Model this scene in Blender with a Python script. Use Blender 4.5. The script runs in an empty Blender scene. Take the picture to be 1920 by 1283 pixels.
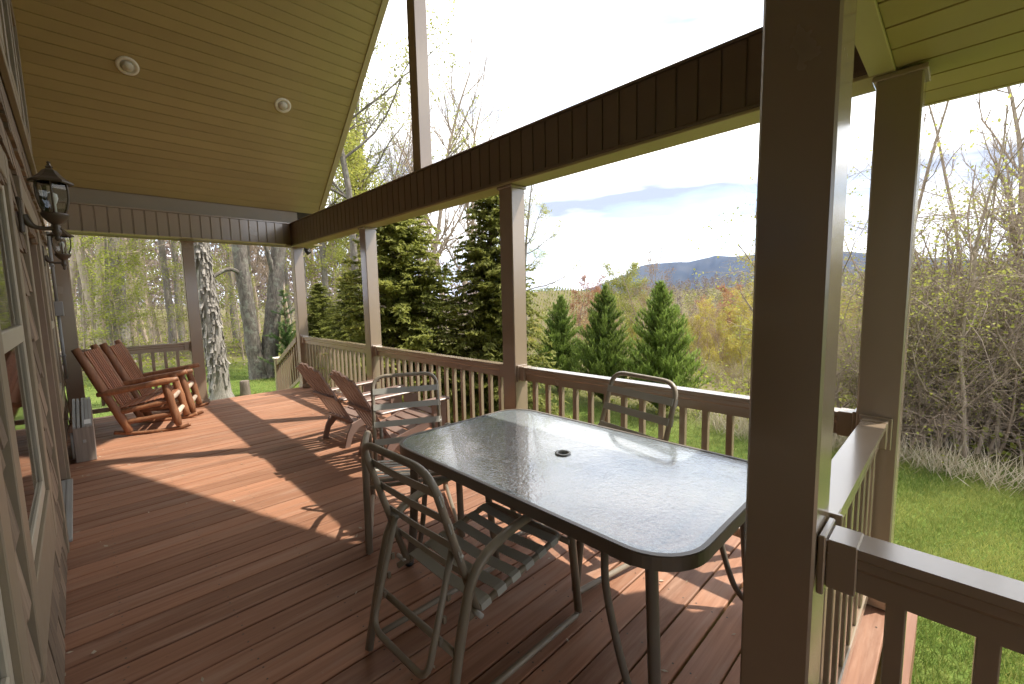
import bpy, math, random
import numpy as np
from mathutils import Vector, Matrix
random.seed(7)
S = bpy.context.scene
COL = S.collection

# ------------------------------------------------------------------ camera
W0, H0 = 1920.0, 1283.0
PP = np.array([960.0, 641.5]); VX = np.array([1800.0, 540.0]); VY = np.array([167.0, 575.0])
FPX = math.sqrt(-float(np.dot(VX - PP, VY - PP)))
def _d(p):
    v = np.array([p[0] - PP[0], -(p[1] - PP[1]), -FPX]); return v / np.linalg.norm(v)
_ex = _d(VX); _ey = _d(VY); _ez = np.cross(_ex, _ey); _ez /= np.linalg.norm(_ez); _ey = np.cross(_ez, _ex)
RC = np.array([_ex, _ey, _ez]); EYE = 1.51
cd = bpy.data.cameras.new('camera'); cam = bpy.data.objects.new('camera', cd); COL.objects.link(cam)
cd.sensor_width = 36.0; cd.lens = FPX * 36.0 / W0; cd.clip_start = 0.02; cd.clip_end = 30000
M = Matrix([[*RC[0], 0], [*RC[1], 0], [*RC[2], EYE], [0, 0, 0, 1]]); cam.matrix_world = M
S.camera = cam
def at(px, py, D):
    """point at horizontal distance D from the eye in the direction of a photo pixel"""
    r = RC @ _d((px, py)); r = r / math.hypot(r[0], r[1]); return np.array([r[0] * D, r[1] * D, EYE + r[2] * D])

# ------------------------------------------------------------------ sky, sun, exposure
SUN = Vector((0.515, -0.32, 1.0)).normalized()
sl = bpy.data.lights.new('sun', 'SUN'); sl.energy = 2.9; sl.angle = math.radians(0.6); sl.color = (1.0, 0.93, 0.82)
so = bpy.data.objects.new('sun', sl); COL.objects.link(so)
so.rotation_euler = SUN.to_track_quat('Z', 'Y').to_euler(); so.location = (20, -12, 40)
wd = bpy.data.worlds.new('World'); S.world = wd; wd.use_nodes = True
nt = wd.node_tree; nt.nodes.clear()
def _n(t, ty, **kw):
    n = t.nodes.new(ty)
    for k, v in kw.items(): setattr(n, k, v)
    return n
wo = _n(nt, 'ShaderNodeOutputWorld'); bg = _n(nt, 'ShaderNodeBackground'); bg.inputs[1].default_value = 0.15
sky = _n(nt, 'ShaderNodeTexSky', sky_type='NISHITA', sun_disc=False)
sky.sun_elevation = math.asin(SUN.z); sky.sun_rotation = math.atan2(SUN.x, SUN.y); sky.air_density = 1.0; sky.dust_density = 1.2
tc = _n(nt, 'ShaderNodeTexCoord'); mp = _n(nt, 'ShaderNodeMapping'); mp.inputs['Scale'].default_value = (1.5, 1.5, 6.5)
mp.inputs['Location'].default_value = (5.693, 2.120, 5.261)
cn = _n(nt, 'ShaderNodeTexNoise'); cn.inputs['Scale'].default_value = 1.6; cn.inputs['Detail'].default_value = 7; cn.inputs['Roughness'].default_value = 0.52
cr = _n(nt, 'ShaderNodeValToRGB'); cr.color_ramp.elements[0].position = 0.33; cr.color_ramp.elements[1].position = 0.53
cr.color_ramp.elements[0].color = (0.12, 0.12, 0.12, 1); cr.color_ramp.elements[1].color = (1, 1, 1, 1)
mx = _n(nt, 'ShaderNodeMix', data_type='RGBA'); mx.inputs[7].default_value = (6.2, 6.25, 6.45, 1)
nt.links.new(tc.outputs['Generated'], mp.inputs[0]); nt.links.new(mp.outputs[0], cn.inputs[0]); nt.links.new(cn.outputs[0], cr.inputs[0])
mp2 = _n(nt, 'ShaderNodeMapping'); mp2.inputs['Scale'].default_value = (2.0, 2.0, 11.0); mp2.inputs['Location'].default_value = (1.395, 0.599, 3.66)
cn2 = _n(nt, 'ShaderNodeTexNoise'); cn2.inputs['Scale'].default_value = 0.8; cn2.inputs['Detail'].default_value = 5; cn2.inputs['Roughness'].default_value = 0.5
cr2 = _n(nt, 'ShaderNodeValToRGB'); cr2.color_ramp.elements[0].position = 0.34; cr2.color_ramp.elements[1].position = 0.50      # grey undersides of the cloud sheet
cr2.color_ramp.elements[0].color = (2.0, 2.2, 2.7, 1); cr2.color_ramp.elements[1].color = (8.8, 8.75, 8.6, 1)
nt.links.new(tc.outputs['Generated'], mp2.inputs[0]); nt.links.new(mp2.outputs[0], cn2.inputs[0]); nt.links.new(cn2.outputs[0], cr2.inputs[0]); nt.links.new(cr2.outputs[0], mx.inputs[7])
nt.links.new(cr.outputs[0], mx.inputs[0]); nt.links.new(sky.outputs[0], mx.inputs[6]); nt.links.new(mx.outputs[2], bg.inputs[0]); nt.links.new(bg.outputs[0], wo.inputs[0])
vs = S.view_settings; vs.view_transform = 'Standard'; vs.look = 'None'; vs.exposure = 1.33; vs.gamma = 1.0; vs.use_curve_mapping = False
S.render.engine = 'CYCLES'
cy = S.cycles; cy.max_bounces = 7; cy.diffuse_bounces = 3; cy.glossy_bounces = 4; cy.transmission_bounces = 6; cy.transparent_max_bounces = 8
cy.volume_bounces = 0; cy.caustics_reflective = False; cy.caustics_refractive = False; cy.sample_clamp_indirect = 6.0; cy.use_denoising = True

# ------------------------------------------------------------------ materials
MATS = {}
def material(name, build, rough=0.6, spec=0.4):
    m = bpy.data.materials.new(name); m.use_nodes = True; t = m.node_tree
    b = t.nodes['Principled BSDF']; b.inputs['Roughness'].default_value = rough
    b.inputs['Specular IOR Level'].default_value = spec
    build(t, b); MATS[name] = m; return m
def L(t, a, b): t.links.new(a, b)
def coords(t, scale=(1, 1, 1), kind='Object', jitter=True):
    c = _n(t, 'ShaderNodeTexCoord'); mpn = _n(t, 'ShaderNodeMapping'); mpn.inputs['Scale'].default_value = scale
    out = c.outputs[kind]
    if jitter:
        oi = _n(t, 'ShaderNodeObjectInfo'); mu = _n(t, 'ShaderNodeMath', operation='MULTIPLY'); mu.inputs[1].default_value = 37.0
        L(t, oi.outputs['Random'], mu.inputs[0]); ad = _n(t, 'ShaderNodeVectorMath', operation='ADD')
        L(t, out, ad.inputs[0]); L(t, mu.outputs[0], ad.inputs[1]); out = ad.outputs[0]
    L(t, out, mpn.inputs[0]); return mpn.outputs[0]
def noise(t, vec, scale, detail=4, rough=0.55, dist=0.0):
    n = _n(t, 'ShaderNodeTexNoise'); n.inputs['Scale'].default_value = scale; n.inputs['Detail'].default_value = detail
    n.inputs['Roughness'].default_value = rough; n.inputs['Distortion'].default_value = dist
    if vec is not None: L(t, vec, n.inputs['Vector'])
    return n.outputs[0]
def ramp(t, f, stops):
    r = _n(t, 'ShaderNodeValToRGB'); e = r.color_ramp.elements
    while len(e) < len(stops): e.new(0.5)
    for el, (p, c) in zip(e, stops): el.position = p; el.color = (*c, 1) if len(c) == 3 else c
    L(t, f, r.inputs[0]); return r.outputs[0]
def mixc(t, f, a, b, mode='MIX'):
    m = _n(t, 'ShaderNodeMix', data_type='RGBA', blend_type=mode)
    for s, v in ((0, f), (6, a), (7, b)):
        if hasattr(v, 'is_output'): L(t, v, m.inputs[s])
        else: m.inputs[s].default_value = v if s == 0 else (*v, 1)
    return m.outputs[2]
def bump(t, b, h, strength=0.3, dist=0.01):
    n = _n(t, 'ShaderNodeBump'); n.inputs['Strength'].default_value = strength; n.inputs['Distance'].default_value = dist
    L(t, h, n.inputs['Height']); L(t, n.outputs[0], b.inputs['Normal'])
def rnd(t): return _n(t, 'ShaderNodeObjectInfo').outputs['Random']
def painted(name, col, rough=0.45, var=0.12, spec=0.4, scale=3.0, ov=0.0):
    def f(t, b):
        v = coords(t, jitter=True); n = noise(t, v, scale, 5); n2 = noise(t, v, scale * 14, 3)
        c = ramp(t, n, [(0.3, tuple(x * (1 - var) for x in col)), (0.7, tuple(min(1, x * (1 + var)) for x in col))])
        if ov:
            hs = _n(t, 'ShaderNodeHueSaturation'); mr = _n(t, 'ShaderNodeMapRange'); mr.inputs[3].default_value = 1 - ov; mr.inputs[4].default_value = 1 + ov
            L(t, rnd(t), mr.inputs[0]); L(t, mr.outputs[0], hs.inputs['Value']); L(t, c, hs.inputs['Color']); c = hs.outputs[0]
        L(t, c, b.inputs['Base Color'])
        rr = ramp(t, n, [(0.3, (rough * .85,) * 3), (0.7, (rough * 1.15,) * 3)]); L(t, rr, b.inputs['Roughness'])
        bump(t, b, n2, 0.06, 0.003)
    return material(name, f, rough, spec)
def wood(name, dark, light, wear=None, axis=0, rough=0.6, fine=1.0, wearpos=(0.62, 0.75), varo=0.25, flecks=False):
    def f(t, b):
        sc = [22 * fine] * 3; sc[axis] = 0.9 * fine
        v = coords(t, tuple(sc)); v2 = coords(t, (1, 1, 1))
        g = noise(t, v, 1.6, 6, 0.6, 0.4); n2 = noise(t, v2, 2.2, 5)
        c = ramp(t, g, [(0.28, dark), (0.72, light)])
        hs = _n(t, 'ShaderNodeHueSaturation'); mr = _n(t, 'ShaderNodeMapRange'); mr.inputs[3].default_value = 1 - varo; mr.inputs[4].default_value = 1 + varo
        L(t, rnd(t), mr.inputs[0]); L(t, mr.outputs[0], hs.inputs['Value']); L(t, c, hs.inputs['Color']); c = hs.outputs[0]
        if wear:
            sc3 = [9] * 3; sc3[axis] = 1.1
            n3 = noise(t, coords(t, tuple(sc3)), 1.3, 7, 0.65)
            w = ramp(t, n3, [(wearpos[0], (0, 0, 0)), (wearpos[1], (0.75, 0.75, 0.75))]); c = mixc(t, w, c, wear)
        if flecks:
            vo = _n(t, 'ShaderNodeTexVoronoi'); vo.inputs['Scale'].default_value = 5.5; L(t, v2, vo.inputs['Vector'])
            c = mixc(t, ramp(t, vo.outputs['Distance'], [(0.0, (.75, .75, .75)), (.045, (0, 0, 0))]), c, (0.035, 0.018, 0.012))
            vp = _n(t, 'ShaderNodeTexVoronoi'); vp.inputs['Scale'].default_value = 9.0; L(t, coords(t, (1, 1.6, 1)), vp.inputs['Vector'])
            c = mixc(t, ramp(t, vp.outputs['Distance'], [(0.0, (.6, .6, .6)), (.05, (0, 0, 0))]), c, (0.45, 0.36, 0.28))
        L(t, c, b.inputs['Base Color']); L(t, ramp(t, n2, [(0.3, (rough * .8,) * 3), (0.7, (min(1, rough * 1.2),) * 3)]), b.inputs['Roughness'])
        bump(t, b, g, 0.28, 0.004)
    return material(name, f, rough)
def leafmat(name, c1, c2, trans=0.45, rough=0.55):
    m = bpy.data.materials.new(name); m.use_nodes = True; t = m.node_tree; t.nodes.clear()
    o = _n(t, 'ShaderNodeOutputMaterial'); a = _n(t, 'ShaderNodeAttribute', attribute_name='tint')
    c = ramp(t, a.outputs['Fac'], [(0.0, c1), (1.0, c2)])
    hs = _n(t, 'ShaderNodeHueSaturation'); mr = _n(t, 'ShaderNodeMapRange'); mr.inputs[3].default_value = .8; mr.inputs[4].default_value = 1.2
    L(t, rnd(t), mr.inputs[0]); L(t, mr.outputs[0], hs.inputs['Value']); L(t, c, hs.inputs['Color'])
    p = _n(t, 'ShaderNodeBsdfPrincipled'); p.inputs['Roughness'].default_value = rough; p.inputs['Specular IOR Level'].default_value = 0.25
    tr = _n(t, 'ShaderNodeBsdfTranslucent'); ms = _n(t, 'ShaderNodeMixShader'); ms.inputs[0].default_value = trans
    L(t, hs.outputs[0], p.inputs['Base Color']); L(t, hs.outputs[0], tr.inputs[0]); L(t, p.outputs[0], ms.inputs[1]); L(t, tr.outputs[0], ms.inputs[2]); L(t, ms.outputs[0], o.inputs[0])
    MATS[name] = m; return m
def bark(name, dark, light, scale=(14, 14, 3), lichen=None):
    def f(t, b):
        v = coords(t, scale); g = noise(t, v, 1.5, 6, 0.65); c = ramp(t, g, [(0.3, dark), (0.68, light)])
        if lichen:
            l = noise(t, coords(t, (6, 6, 6)), 1.4, 6, 0.7); w = ramp(t, l, [(0.52, (0, 0, 0)), (0.6, (.8, .8, .8))]); c = mixc(t, w, c, lichen)
        L(t, c, b.inputs['Base Color']); bump(t, b, g, 0.7, 0.03)
    return material(name, f, 0.9, 0.15)

wood('deck_stain', (0.245, 0.112, 0.062), (0.395, 0.198, 0.118), wear=(0.42, 0.265, 0.185), axis=0, rough=0.55, wearpos=(0.50, 0.74), varo=0.24, flecks=True)
painted('vinyl_brown', (0.315, 0.24, 0.168), 0.24, 0.025, 0.75)
_b = MATS['vinyl_brown'].node_tree.nodes['Principled BSDF']; _b.inputs['Coat Weight'].default_value = 0.7; _b.inputs['Coat Roughness'].default_value = 0.14; _b.inputs['Coat IOR'].default_value = 1.6
painted('beam_brown', (0.185, 0.138, 0.098), 0.42, 0.06, 0.4)
painted('soffit_tan', (0.46, 0.385, 0.21), 0.42, 0.05, 0.4)
painted('ceiling_tan', (0.41, 0.325, 0.145), 0.42, 0.04, ov=0.06, spec=0.4)
painted('casing_tan', (0.25, 0.2, 0.135), 0.5, 0.06)
painted('panel_brown', (0.24, 0.18, 0.13), 0.5, 0.08)
painted('sash_white', (0.42, 0.37, 0.28), 0.45, 0.05)
wood('shingle', (0.13, 0.09, 0.06), (0.27, 0.2, 0.135), axis=2, rough=0.8, varo=0.3)
wood('log_wood', (0.17, 0.072, 0.034), (0.35, 0.165, 0.082), wear=(0.42, 0.30, 0.2), axis=2, rough=0.5, fine=0.7)
wood('slat_wood', (0.23, 0.08, 0.035), (0.36, 0.15, 0.075), axis=2, rough=0.5)
wood('weathered_log', (0.38, 0.27, 0.19), (0.6, 0.5, 0.4), axis=2, rough=0.7)
wood('grey_wood', (0.17, 0.14, 0.115), (0.32, 0.28, 0.235), axis=2, rough=0.75)
painted('table_metal', (0.15, 0.125, 0.1), 0.38, 0.1, 0.5)
painted('chair_metal', (0.26, 0.22, 0.165), 0.38, 0.12, 0.5)
painted('strap_vinyl', (0.40, 0.39, 0.345), 0.5, 0.08)
painted('rivet_steel', (0.5, 0.49, 0.46), 0.3, 0.1)
painted('brown_resin', (0.25, 0.17, 0.14), 0.36, 0.1)
painted('aluminium', (0.33, 0.33, 0.31), 0.4, 0.12)
painted('bronze', (0.085, 0.065, 0.045), 0.4, 0.2, 0.5)
painted('light_trim', (0.78, 0.74, 0.62), 0.5, 0.03)
painted('light_baffle', (0.5, 0.47, 0.38), 0.5, 0.03)
painted('frosted_lens', (0.62, 0.58, 0.48), 0.4, 0.03)
painted('conduit_grey', (0.3, 0.3, 0.29), 0.45, 0.08)
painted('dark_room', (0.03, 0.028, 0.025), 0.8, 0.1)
painted('black_housing', (0.02, 0.02, 0.02), 0.45, 0.1)
painted('bulb_white', (0.8, 0.8, 0.76), 0.35, 0.02)
painted('paper', (0.75, 0.74, 0.7), 0.7, 0.03)
painted('roofing', (0.07, 0.06, 0.055), 0.9, 0.3)
painted('stone_pale', (0.5, 0.47, 0.4), 0.85, 0.2)
def _glass(t, b):
    b.inputs['Base Color'].default_value = (0.95, 0.97, 0.96, 1); b.inputs['Transmission Weight'].default_value = 1.0; b.inputs['IOR'].default_value = 1.45
material('clear_glass', _glass, 0.02, 0.5)
def _tg(t, b):
    b.inputs['Base Color'].default_value = (0.60, 0.68, 0.71, 1); b.inputs['Transmission Weight'].default_value = 0.72; b.inputs['IOR'].default_value = 1.9; b.inputs['Coat Weight'].default_value = 0.55; b.inputs['Coat IOR'].default_value = 1.55; b.inputs['Coat Roughness'].default_value = 0.05
    v = coords(t, (1, 1, 1), jitter=False); n = noise(t, v, 34, 2, 0.5, 1.2); n2 = noise(t, v, 95, 1, 0.5, 0.5)
    m = _n(t, 'ShaderNodeMath', operation='MULTIPLY_ADD'); L(t, n2, m.inputs[0]); m.inputs[1].default_value = 0.35; L(t, n, m.inputs[2])
    bump(t, b, m.outputs[0], 0.30, 0.007)
    L(t, ramp(t, noise(t, v, 5.0, 5, .65), [(.35, (.05,) * 3), (.7, (.14,) * 3)]), b.inputs['Roughness'])
material('pebbled_glass', _tg, 0.10, 0.8)
def _thin(name, tint):
    m = bpy.data.materials.new(name); m.use_nodes = True; t = m.node_tree; t.nodes.clear(); o = _n(t, 'ShaderNodeOutputMaterial')
    a = _n(t, 'ShaderNodeBsdfTransparent'); a.inputs[0].default_value = (*tint, 1); g_ = _n(t, 'ShaderNodeBsdfGlossy'); g_.inputs['Roughness'].default_value = .03
    f_ = _n(t, 'ShaderNodeFresnel'); f_.inputs[0].default_value = 1.5; x_ = _n(t, 'ShaderNodeMixShader'); L(t, f_.outputs[0], x_.inputs[0]); L(t, a.outputs[0], x_.inputs[1]); L(t, g_.outputs[0], x_.inputs[2]); L(t, x_.outputs[0], o.inputs[0]); MATS[name] = m
_thin('thin_glass', (.93, .95, .94))
bark('shag_bark', (0.17, 0.15, 0.125), (0.40, 0.37, 0.33), (30, 30, 4))
bark('oak_bark', (0.07, 0.06, 0.05), (0.2, 0.175, 0.15), (16, 16, 4), lichen=(0.22, 0.225, 0.18))
bark('grey_bark', (0.10, 0.085, 0.07), (0.26, 0.225, 0.19), (12, 12, 2.5), lichen=(0.24, 0.235, 0.19))
bark('twig_brown', (0.235, 0.185, 0.14), (0.43, 0.35, 0.275))
bark('twig_dark', (0.25, 0.19, 0.145), (0.43, 0.34, 0.27))
bark('conifer_bark', (0.08, 0.05, 0.035), (0.16, 0.11, 0.08))
bark('stump_wood', (0.12, 0.1, 0.08), (0.26, 0.21, 0.17))
leafmat('spring_leaf', (0.20, 0.24, 0.035), (0.36, 0.38, 0.07), 0.5)
leafmat('pale_leaf', (0.30, 0.33, 0.07), (0.46, 0.45, 0.12), 0.5)
leafmat('gold_leaf', (0.34, 0.29, 0.05), (0.44, 0.38, 0.09), 0.5)
leafmat('red_bud', (0.27, 0.125, 0.07), (0.38, 0.21, 0.11), 0.4)
leafmat('bud_brown', (0.24, 0.15, 0.09), (0.34, 0.24, 0.13), 0.35)
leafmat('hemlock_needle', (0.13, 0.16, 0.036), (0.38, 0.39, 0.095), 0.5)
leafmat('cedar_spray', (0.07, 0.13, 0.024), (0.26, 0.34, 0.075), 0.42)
leafmat('pine_needle', (0.06, 0.12, 0.035), (0.14, 0.22, 0.07), 0.3)
leafmat('grass_blade', (0.11, 0.17, 0.03), (0.40, 0.40, 0.12), 0.4)
leafmat('straw', (0.42, 0.35, 0.24), (0.62, 0.55, 0.43), 0.2)
leafmat('far_leaf', (0.20, 0.22, 0.05), (0.36, 0.31, 0.11), 0.4)
leafmat('far_bare', (0.13, 0.10, 0.085), (0.21, 0.165, 0.14), 0.3)

# ------------------------------------------------------------------ mesh helpers
class MB:
    def __init__(s): s.v = []; s.f = []
    def add(s, v, f):
        o = len(s.v); s.v += [tuple(p) for p in v]; s.f += [tuple(i + o for i in q) for q in f]; return s
    def box(s, x0, x1, y0, y1, z0, z1, c=0.0):
        if c <= 0:
            v = [(x, y, z) for z in (z0, z1) for y in (y0, y1) for x in (x0, x1)]
            return s.add(v, [(0, 2, 3, 1), (4, 5, 7, 6), (0, 1, 5, 4), (2, 6, 7, 3), (0, 4, 6, 2), (1, 3, 7, 5)])
        X = (x0, x1); Y = (y0, y1); Z = (z0, z1); v = []; idx = {}
        sg = (1, -1)
        for i in (0, 1):
            for j in (0, 1):
                for k in (0, 1):
                    for ax in range(3):
                        p = [X[i], Y[j], Z[k]]; q = (i, j, k)
                        for a in range(3):
                            if a != ax: p[a] += c * sg[q[a]]
                        idx[(i, j, k, ax)] = len(v); v.append(p)
        f = []
        def cyc(ax, val, order):
            r = []
            for (u, w) in ((0, 0), (1, 0), (1, 1), (0, 1)):
                q = [0, 0, 0]; q[ax] = val; q[(ax + 1) % 3] = u; q[(ax + 2) % 3] = w; r.append(idx[(*q, ax)])
            return r if order else r[::-1]
        for ax in range(3):
            f.append(cyc(ax, 1, True)); f.append(cyc(ax, 0, False))
        for ax in range(3):                       # edges parallel to ax
            a, b = (ax + 1) % 3, (ax + 2) % 3
            for u in (0, 1):
                for w in (0, 1):
                    q0 = [0, 0, 0]; q1 = [0, 0, 0]; q1[ax] = 1; q0[a] = q1[a] = u; q0[b] = q1[b] = w
                    r = [idx[(*q0, a)], idx[(*q1, a)], idx[(*q1, b)], idx[(*q0, b)]]
                    f.append(r if u != w else r[::-1])
        for i in (0, 1):
            for j in (0, 1):
                for k in (0, 1):
                    r = [idx[(i, j, k, a)] for a in range(3)]; f.append(r if (i + j + k) % 2 else r[::-1])
        return s.add(v, f)
    def prism(s, prof, axis, a0, a1):
        """profile: list of 2-D points; axis 0: (y,z), 1: (x,z), 2: (x,y)"""
        def p3(p, a): return {0: (a, p[0], p[1]), 1: (p[0], a, p[1]), 2: (p[0], p[1], a)}[axis]
        n = len(prof); v = [p3(p, a0) for p in prof] + [p3(p, a1) for p in prof]
        f = [(i, (i + 1) % n, n + (i + 1) % n, n + i) for i in range(n)] + [tuple(range(n))[::-1], tuple(range(n, 2 * n))]
        return s.add(v, f)
    def tube(s, path, r, n=10, closed=False, flat=1.0, caps=True, up=(0, 0, 1)):
        P = [np.array(p, float) for p in path]; m = len(P); R = r if hasattr(r, '__len__') else [r] * m
        v = []; prev = None
        for i in range(m):
            if closed: t = P[(i + 1) % m] - P[i - 1]
            else: t = P[min(i + 1, m - 1)] - P[max(i - 1, 0)]
            t = t / (np.linalg.norm(t) + 1e-9)
            if prev is None:
                u = np.array(up, float)
                if abs(np.dot(u, t)) > 0.95: u = np.array((1.0, 0, 0)) if abs(t[0]) < .9 else np.array((0, 1.0, 0))
            else: u = prev
            u = u - t * np.dot(u, t); u /= np.linalg.norm(u); w = np.cross(t, u); prev = u
            for k in range(n):
                a = 2 * math.pi * k / n; v.append(P[i] + R[i] * (math.cos(a) * u * flat + math.sin(a) * w))
        f = []
        for i in range(m if closed else m - 1):
            for k in range(n):
                a = i * n + k; b = i * n + (k + 1) % n; j = (i + 1) % m
                f.append((a, b, j * n + (k + 1) % n, j * n + k))
        if caps and not closed: f += [tuple(range(n))[::-1], tuple(range((m - 1) * n, m * n))]
        return s.add(v, f)
    def lathe(s, prof, n=20, c=(0, 0, 0)):
        v = []; m = len(prof)
        for r, z in prof:
            for k in range(n):
                a = 2 * math.pi * k / n; v.append((c[0] + r * math.cos(a), c[1] + r * math.sin(a), c[2] + z))
        f = [(i * n + k, i * n + (k + 1) % n, (i + 1) * n + (k + 1) % n, (i + 1) * n + k) for i in range(m - 1) for k in range(n)]
        return s.add(v, f)
    def mesh(s, name, mat, smooth=False):
        me = bpy.data.meshes.new(name); me.from_pydata(s.v, [], s.f); me.update()
        if smooth:
            me.polygons.foreach_set('use_smooth', [True] * len(me.polygons))
        me.materials.append(MATS[mat]); return me
    def build(s, name, mat, parent=None, smooth=False, loc=None, rot=None):
        return link(name, s.mesh(name, mat, smooth), parent, loc, rot)
def link(name, me, parent=None, loc=None, rot=None):
    o = bpy.data.objects.new(name, me); COL.objects.link(o); o.parent = parent
    if loc is not None: o.location = loc
    if rot is not None: o.rotation_euler = rot
    return o
def tag(o, label, cat, group=None):
    o['label'] = label; o['category'] = cat
    if group: o['group'] = group
    return o
def thing(name, label, cat, loc=(0, 0, 0), rz=0.0, group=None):
    o = bpy.data.objects.new(name, None); COL.objects.link(o); o.location = loc; o.rotation_euler = (0, 0, rz); o.empty_display_size = 0.2
    return tag(o, label, cat, group)
def structure(o, kind='structure'): o['kind'] = kind; return o
def group_struct(name):
    o = bpy.data.objects.new(name, None); COL.objects.link(o); o['kind'] = 'structure'; return o
def copy_tree(o, parent=None):
    c = o.copy(); COL.objects.link(c); c.parent = parent
    for ch in list(o.children): copy_tree(ch, c)
    return c
def smooth_path(pts, k=5, closed=False):
    P = [np.array(p, float) for p in pts]; n = len(P); out = []
    rng = range(n if closed else n - 1)
    for i in rng:
        p0 = P[(i - 1) % n] if closed or i > 0 else P[i]; p1 = P[i]; p2 = P[(i + 1) % n]; p3 = P[(i + 2) % n] if closed or i + 2 < n else P[(i + 1) % n]
        for j in range(k):
            u = j / k; out.append(0.5 * ((2 * p1) + (p2 - p0) * u + (2 * p0 - 5 * p1 + 4 * p2 - p3) * u * u + (3 * p1 - p0 - 3 * p2 + p3) * u ** 3))
    if not closed: out.append(P[-1])
    return out
def fillet(pts, r, k=5):
    P = [np.array(p, float) for p in pts]; out = [P[0]]
    for i in range(1, len(P) - 1):
        a = P[i - 1] - P[i]; b = P[i + 1] - P[i]; la, lb = np.linalg.norm(a), np.linalg.norm(b); rr = min(r, la * .49, lb * .49)
        A = P[i] + a / la * rr; B = P[i] + b / lb * rr
        for j in range(k + 1):
            u = j / k; out.append((1 - u) ** 2 * A + 2 * u * (1 - u) * P[i] + u * u * B)
    out.append(P[-1]); return out
def np_mesh(name, V, Q, mats, tint=None, matidx=None, smooth=False):
    """V (n,3), Q (m,4) quads"""
    me = bpy.data.meshes.new(name); V = np.asarray(V, np.float32); Q = np.asarray(Q, np.int32); k = Q.shape[1]
    me.vertices.add(len(V)); me.vertices.foreach_set('co', V.ravel())
    me.loops.add(Q.size); me.loops.foreach_set('vertex_index', Q.ravel())
    me.polygons.add(len(Q)); me.polygons.foreach_set('loop_start', np.arange(0, Q.size, k, dtype=np.int32))
    me.polygons.foreach_set('loop_total', np.full(len(Q), k, np.int32))
    if smooth: me.polygons.foreach_set('use_smooth', np.ones(len(Q), bool))
    for m in mats: me.materials.append(MATS[m])
    if matidx is not None: me.polygons.foreach_set('material_index', np.asarray(matidx, np.int32))
    me.update(calc_edges=True)
    if tint is not None:
        a = me.attributes.new('tint', 'FLOAT', 'FACE'); a.data.foreach_set('value', np.asarray(tint, np.float32))
    return me

# ------------------------------------------------------------------ terrain
def sst(a, b, x):
    t = np.clip((x - a) / (b - a), 0, 1); return t * t * (3 - 2 * t)
def ground_z(x, y):
    x = np.asarray(x, float); y = np.asarray(y, float)
    z = -0.38 - 0.6 * sst(0.8, 4.2, x) * (1 - sst(5.5, 12.0, y)) - 0.014 * np.clip(x - 4, 0, 200)
    z = z - 0.018 * np.maximum(y - 14, 0) * (x < 1e9) * (1 - sst(60, 120, y)) * 0.4
    v = x - 0.10 * np.maximum(y, 0)
    z = z - 12.5 * sst(8.2, 62, v)
    z = z + 0.10 * np.sin(x * .7 + 1) * np.sin(y * .53) * sst(8, 16, np.hypot(x, y)) + 1.2 * np.sin(x * .021 + y * .03) * sst(40, 120, np.hypot(x, y))
    z = z + 21.0 * np.exp(-(((x - 215) / 75.0) ** 2 + ((y - 182) / 55.0) ** 2))           # tree-farm hill
    z = z + 22.0 * np.exp(-(((x - 420) / 120.0) ** 2 + ((y - 120) / 170.0) ** 2))          # wooded ridge
    z = z + 16.0 * np.exp(-(((x - 330) / 90.0) ** 2 + ((y + 60) / 110.0) ** 2))
    z = z + 10 * sst(700, 2500, np.hypot(x, y))
    return z
def gz(x, y): return float(ground_z(x, y))
def _ground(t, b):
    v = coords(t, (1, 1, 1), jitter=False); n1 = noise(t, v, 0.6, 6, 0.6); n2 = noise(t, v, 9, 5, 0.65); n3 = noise(t, v, 0.05, 4)
    g = ramp(t, n2, [(0.25, (0.045, 0.08, 0.014)), (0.55, (0.10, 0.15, 0.028)), (0.8, (0.20, 0.21, 0.06))])
    l = ramp(t, n2, [(0.3, (0.08, 0.058, 0.032)), (0.7, (0.17, 0.13, 0.075))])
    geo = _n(t, 'ShaderNodeNewGeometry'); sep = _n(t, 'ShaderNodeSeparateXYZ'); L(t, geo.outputs['Position'], sep.inputs[0])
    def mrange(src, a, bb):
        m = _n(t, 'ShaderNodeMapRange', interpolation_type='SMOOTHSTEP'); L(t, src, m.inputs[0]); m.inputs[1].default_value = a; m.inputs[2].default_value = bb; return m.outputs[0]
    fx = mrange(sep.outputs['X'], 7.6, 9.6); fy = mrange(sep.outputs['Y'], 13.0, 19.0)
    mxm = _n(t, 'ShaderNodeMath', operation='MAXIMUM'); L(t, fx, mxm.inputs[0]); L(t, fy, mxm.inputs[1])
    ml = _n(t, 'ShaderNodeMath', operation='MULTIPLY_ADD'); L(t, n1, ml.inputs[0]); ml.inputs[1].default_value = 0.9; ml.inputs[2].default_value = -0.25
    c = mixc(t, mxm.outputs[0], g, mixc(t, ml.outputs[0], l, g))
    patch = ramp(t, n1, [(0.35, (0, 0, 0)), (0.75, (0.5, 0.5, 0.5))]); c = mixc(t, patch, c, mixc(t, mxm.outputs[0], (0.17, 0.19, 0.06), (0.13, 0.105, 0.06)))
    L(t, c, b.inputs['Base Color']); bump(t, b, n2, 0.6, 0.05)
material('ground_cover', _ground, 0.95, 0.1)
na = 240; rr = np.concatenate([[0.0], np.geomspace(0.8, 9000, 150)])
A = np.linspace(0, 2 * np.pi, na, endpoint=False)
GX = rr[:, None] * np.cos(A)[None]; GY = rr[:, None] * np.sin(A)[None]; GZ = ground_z(GX, GY)
GV = np.stack([GX, GY, GZ], -1).reshape(-1, 3)
I, J = np.meshgrid(np.arange(len(rr) - 1), np.arange(na), indexing='ij')
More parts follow.
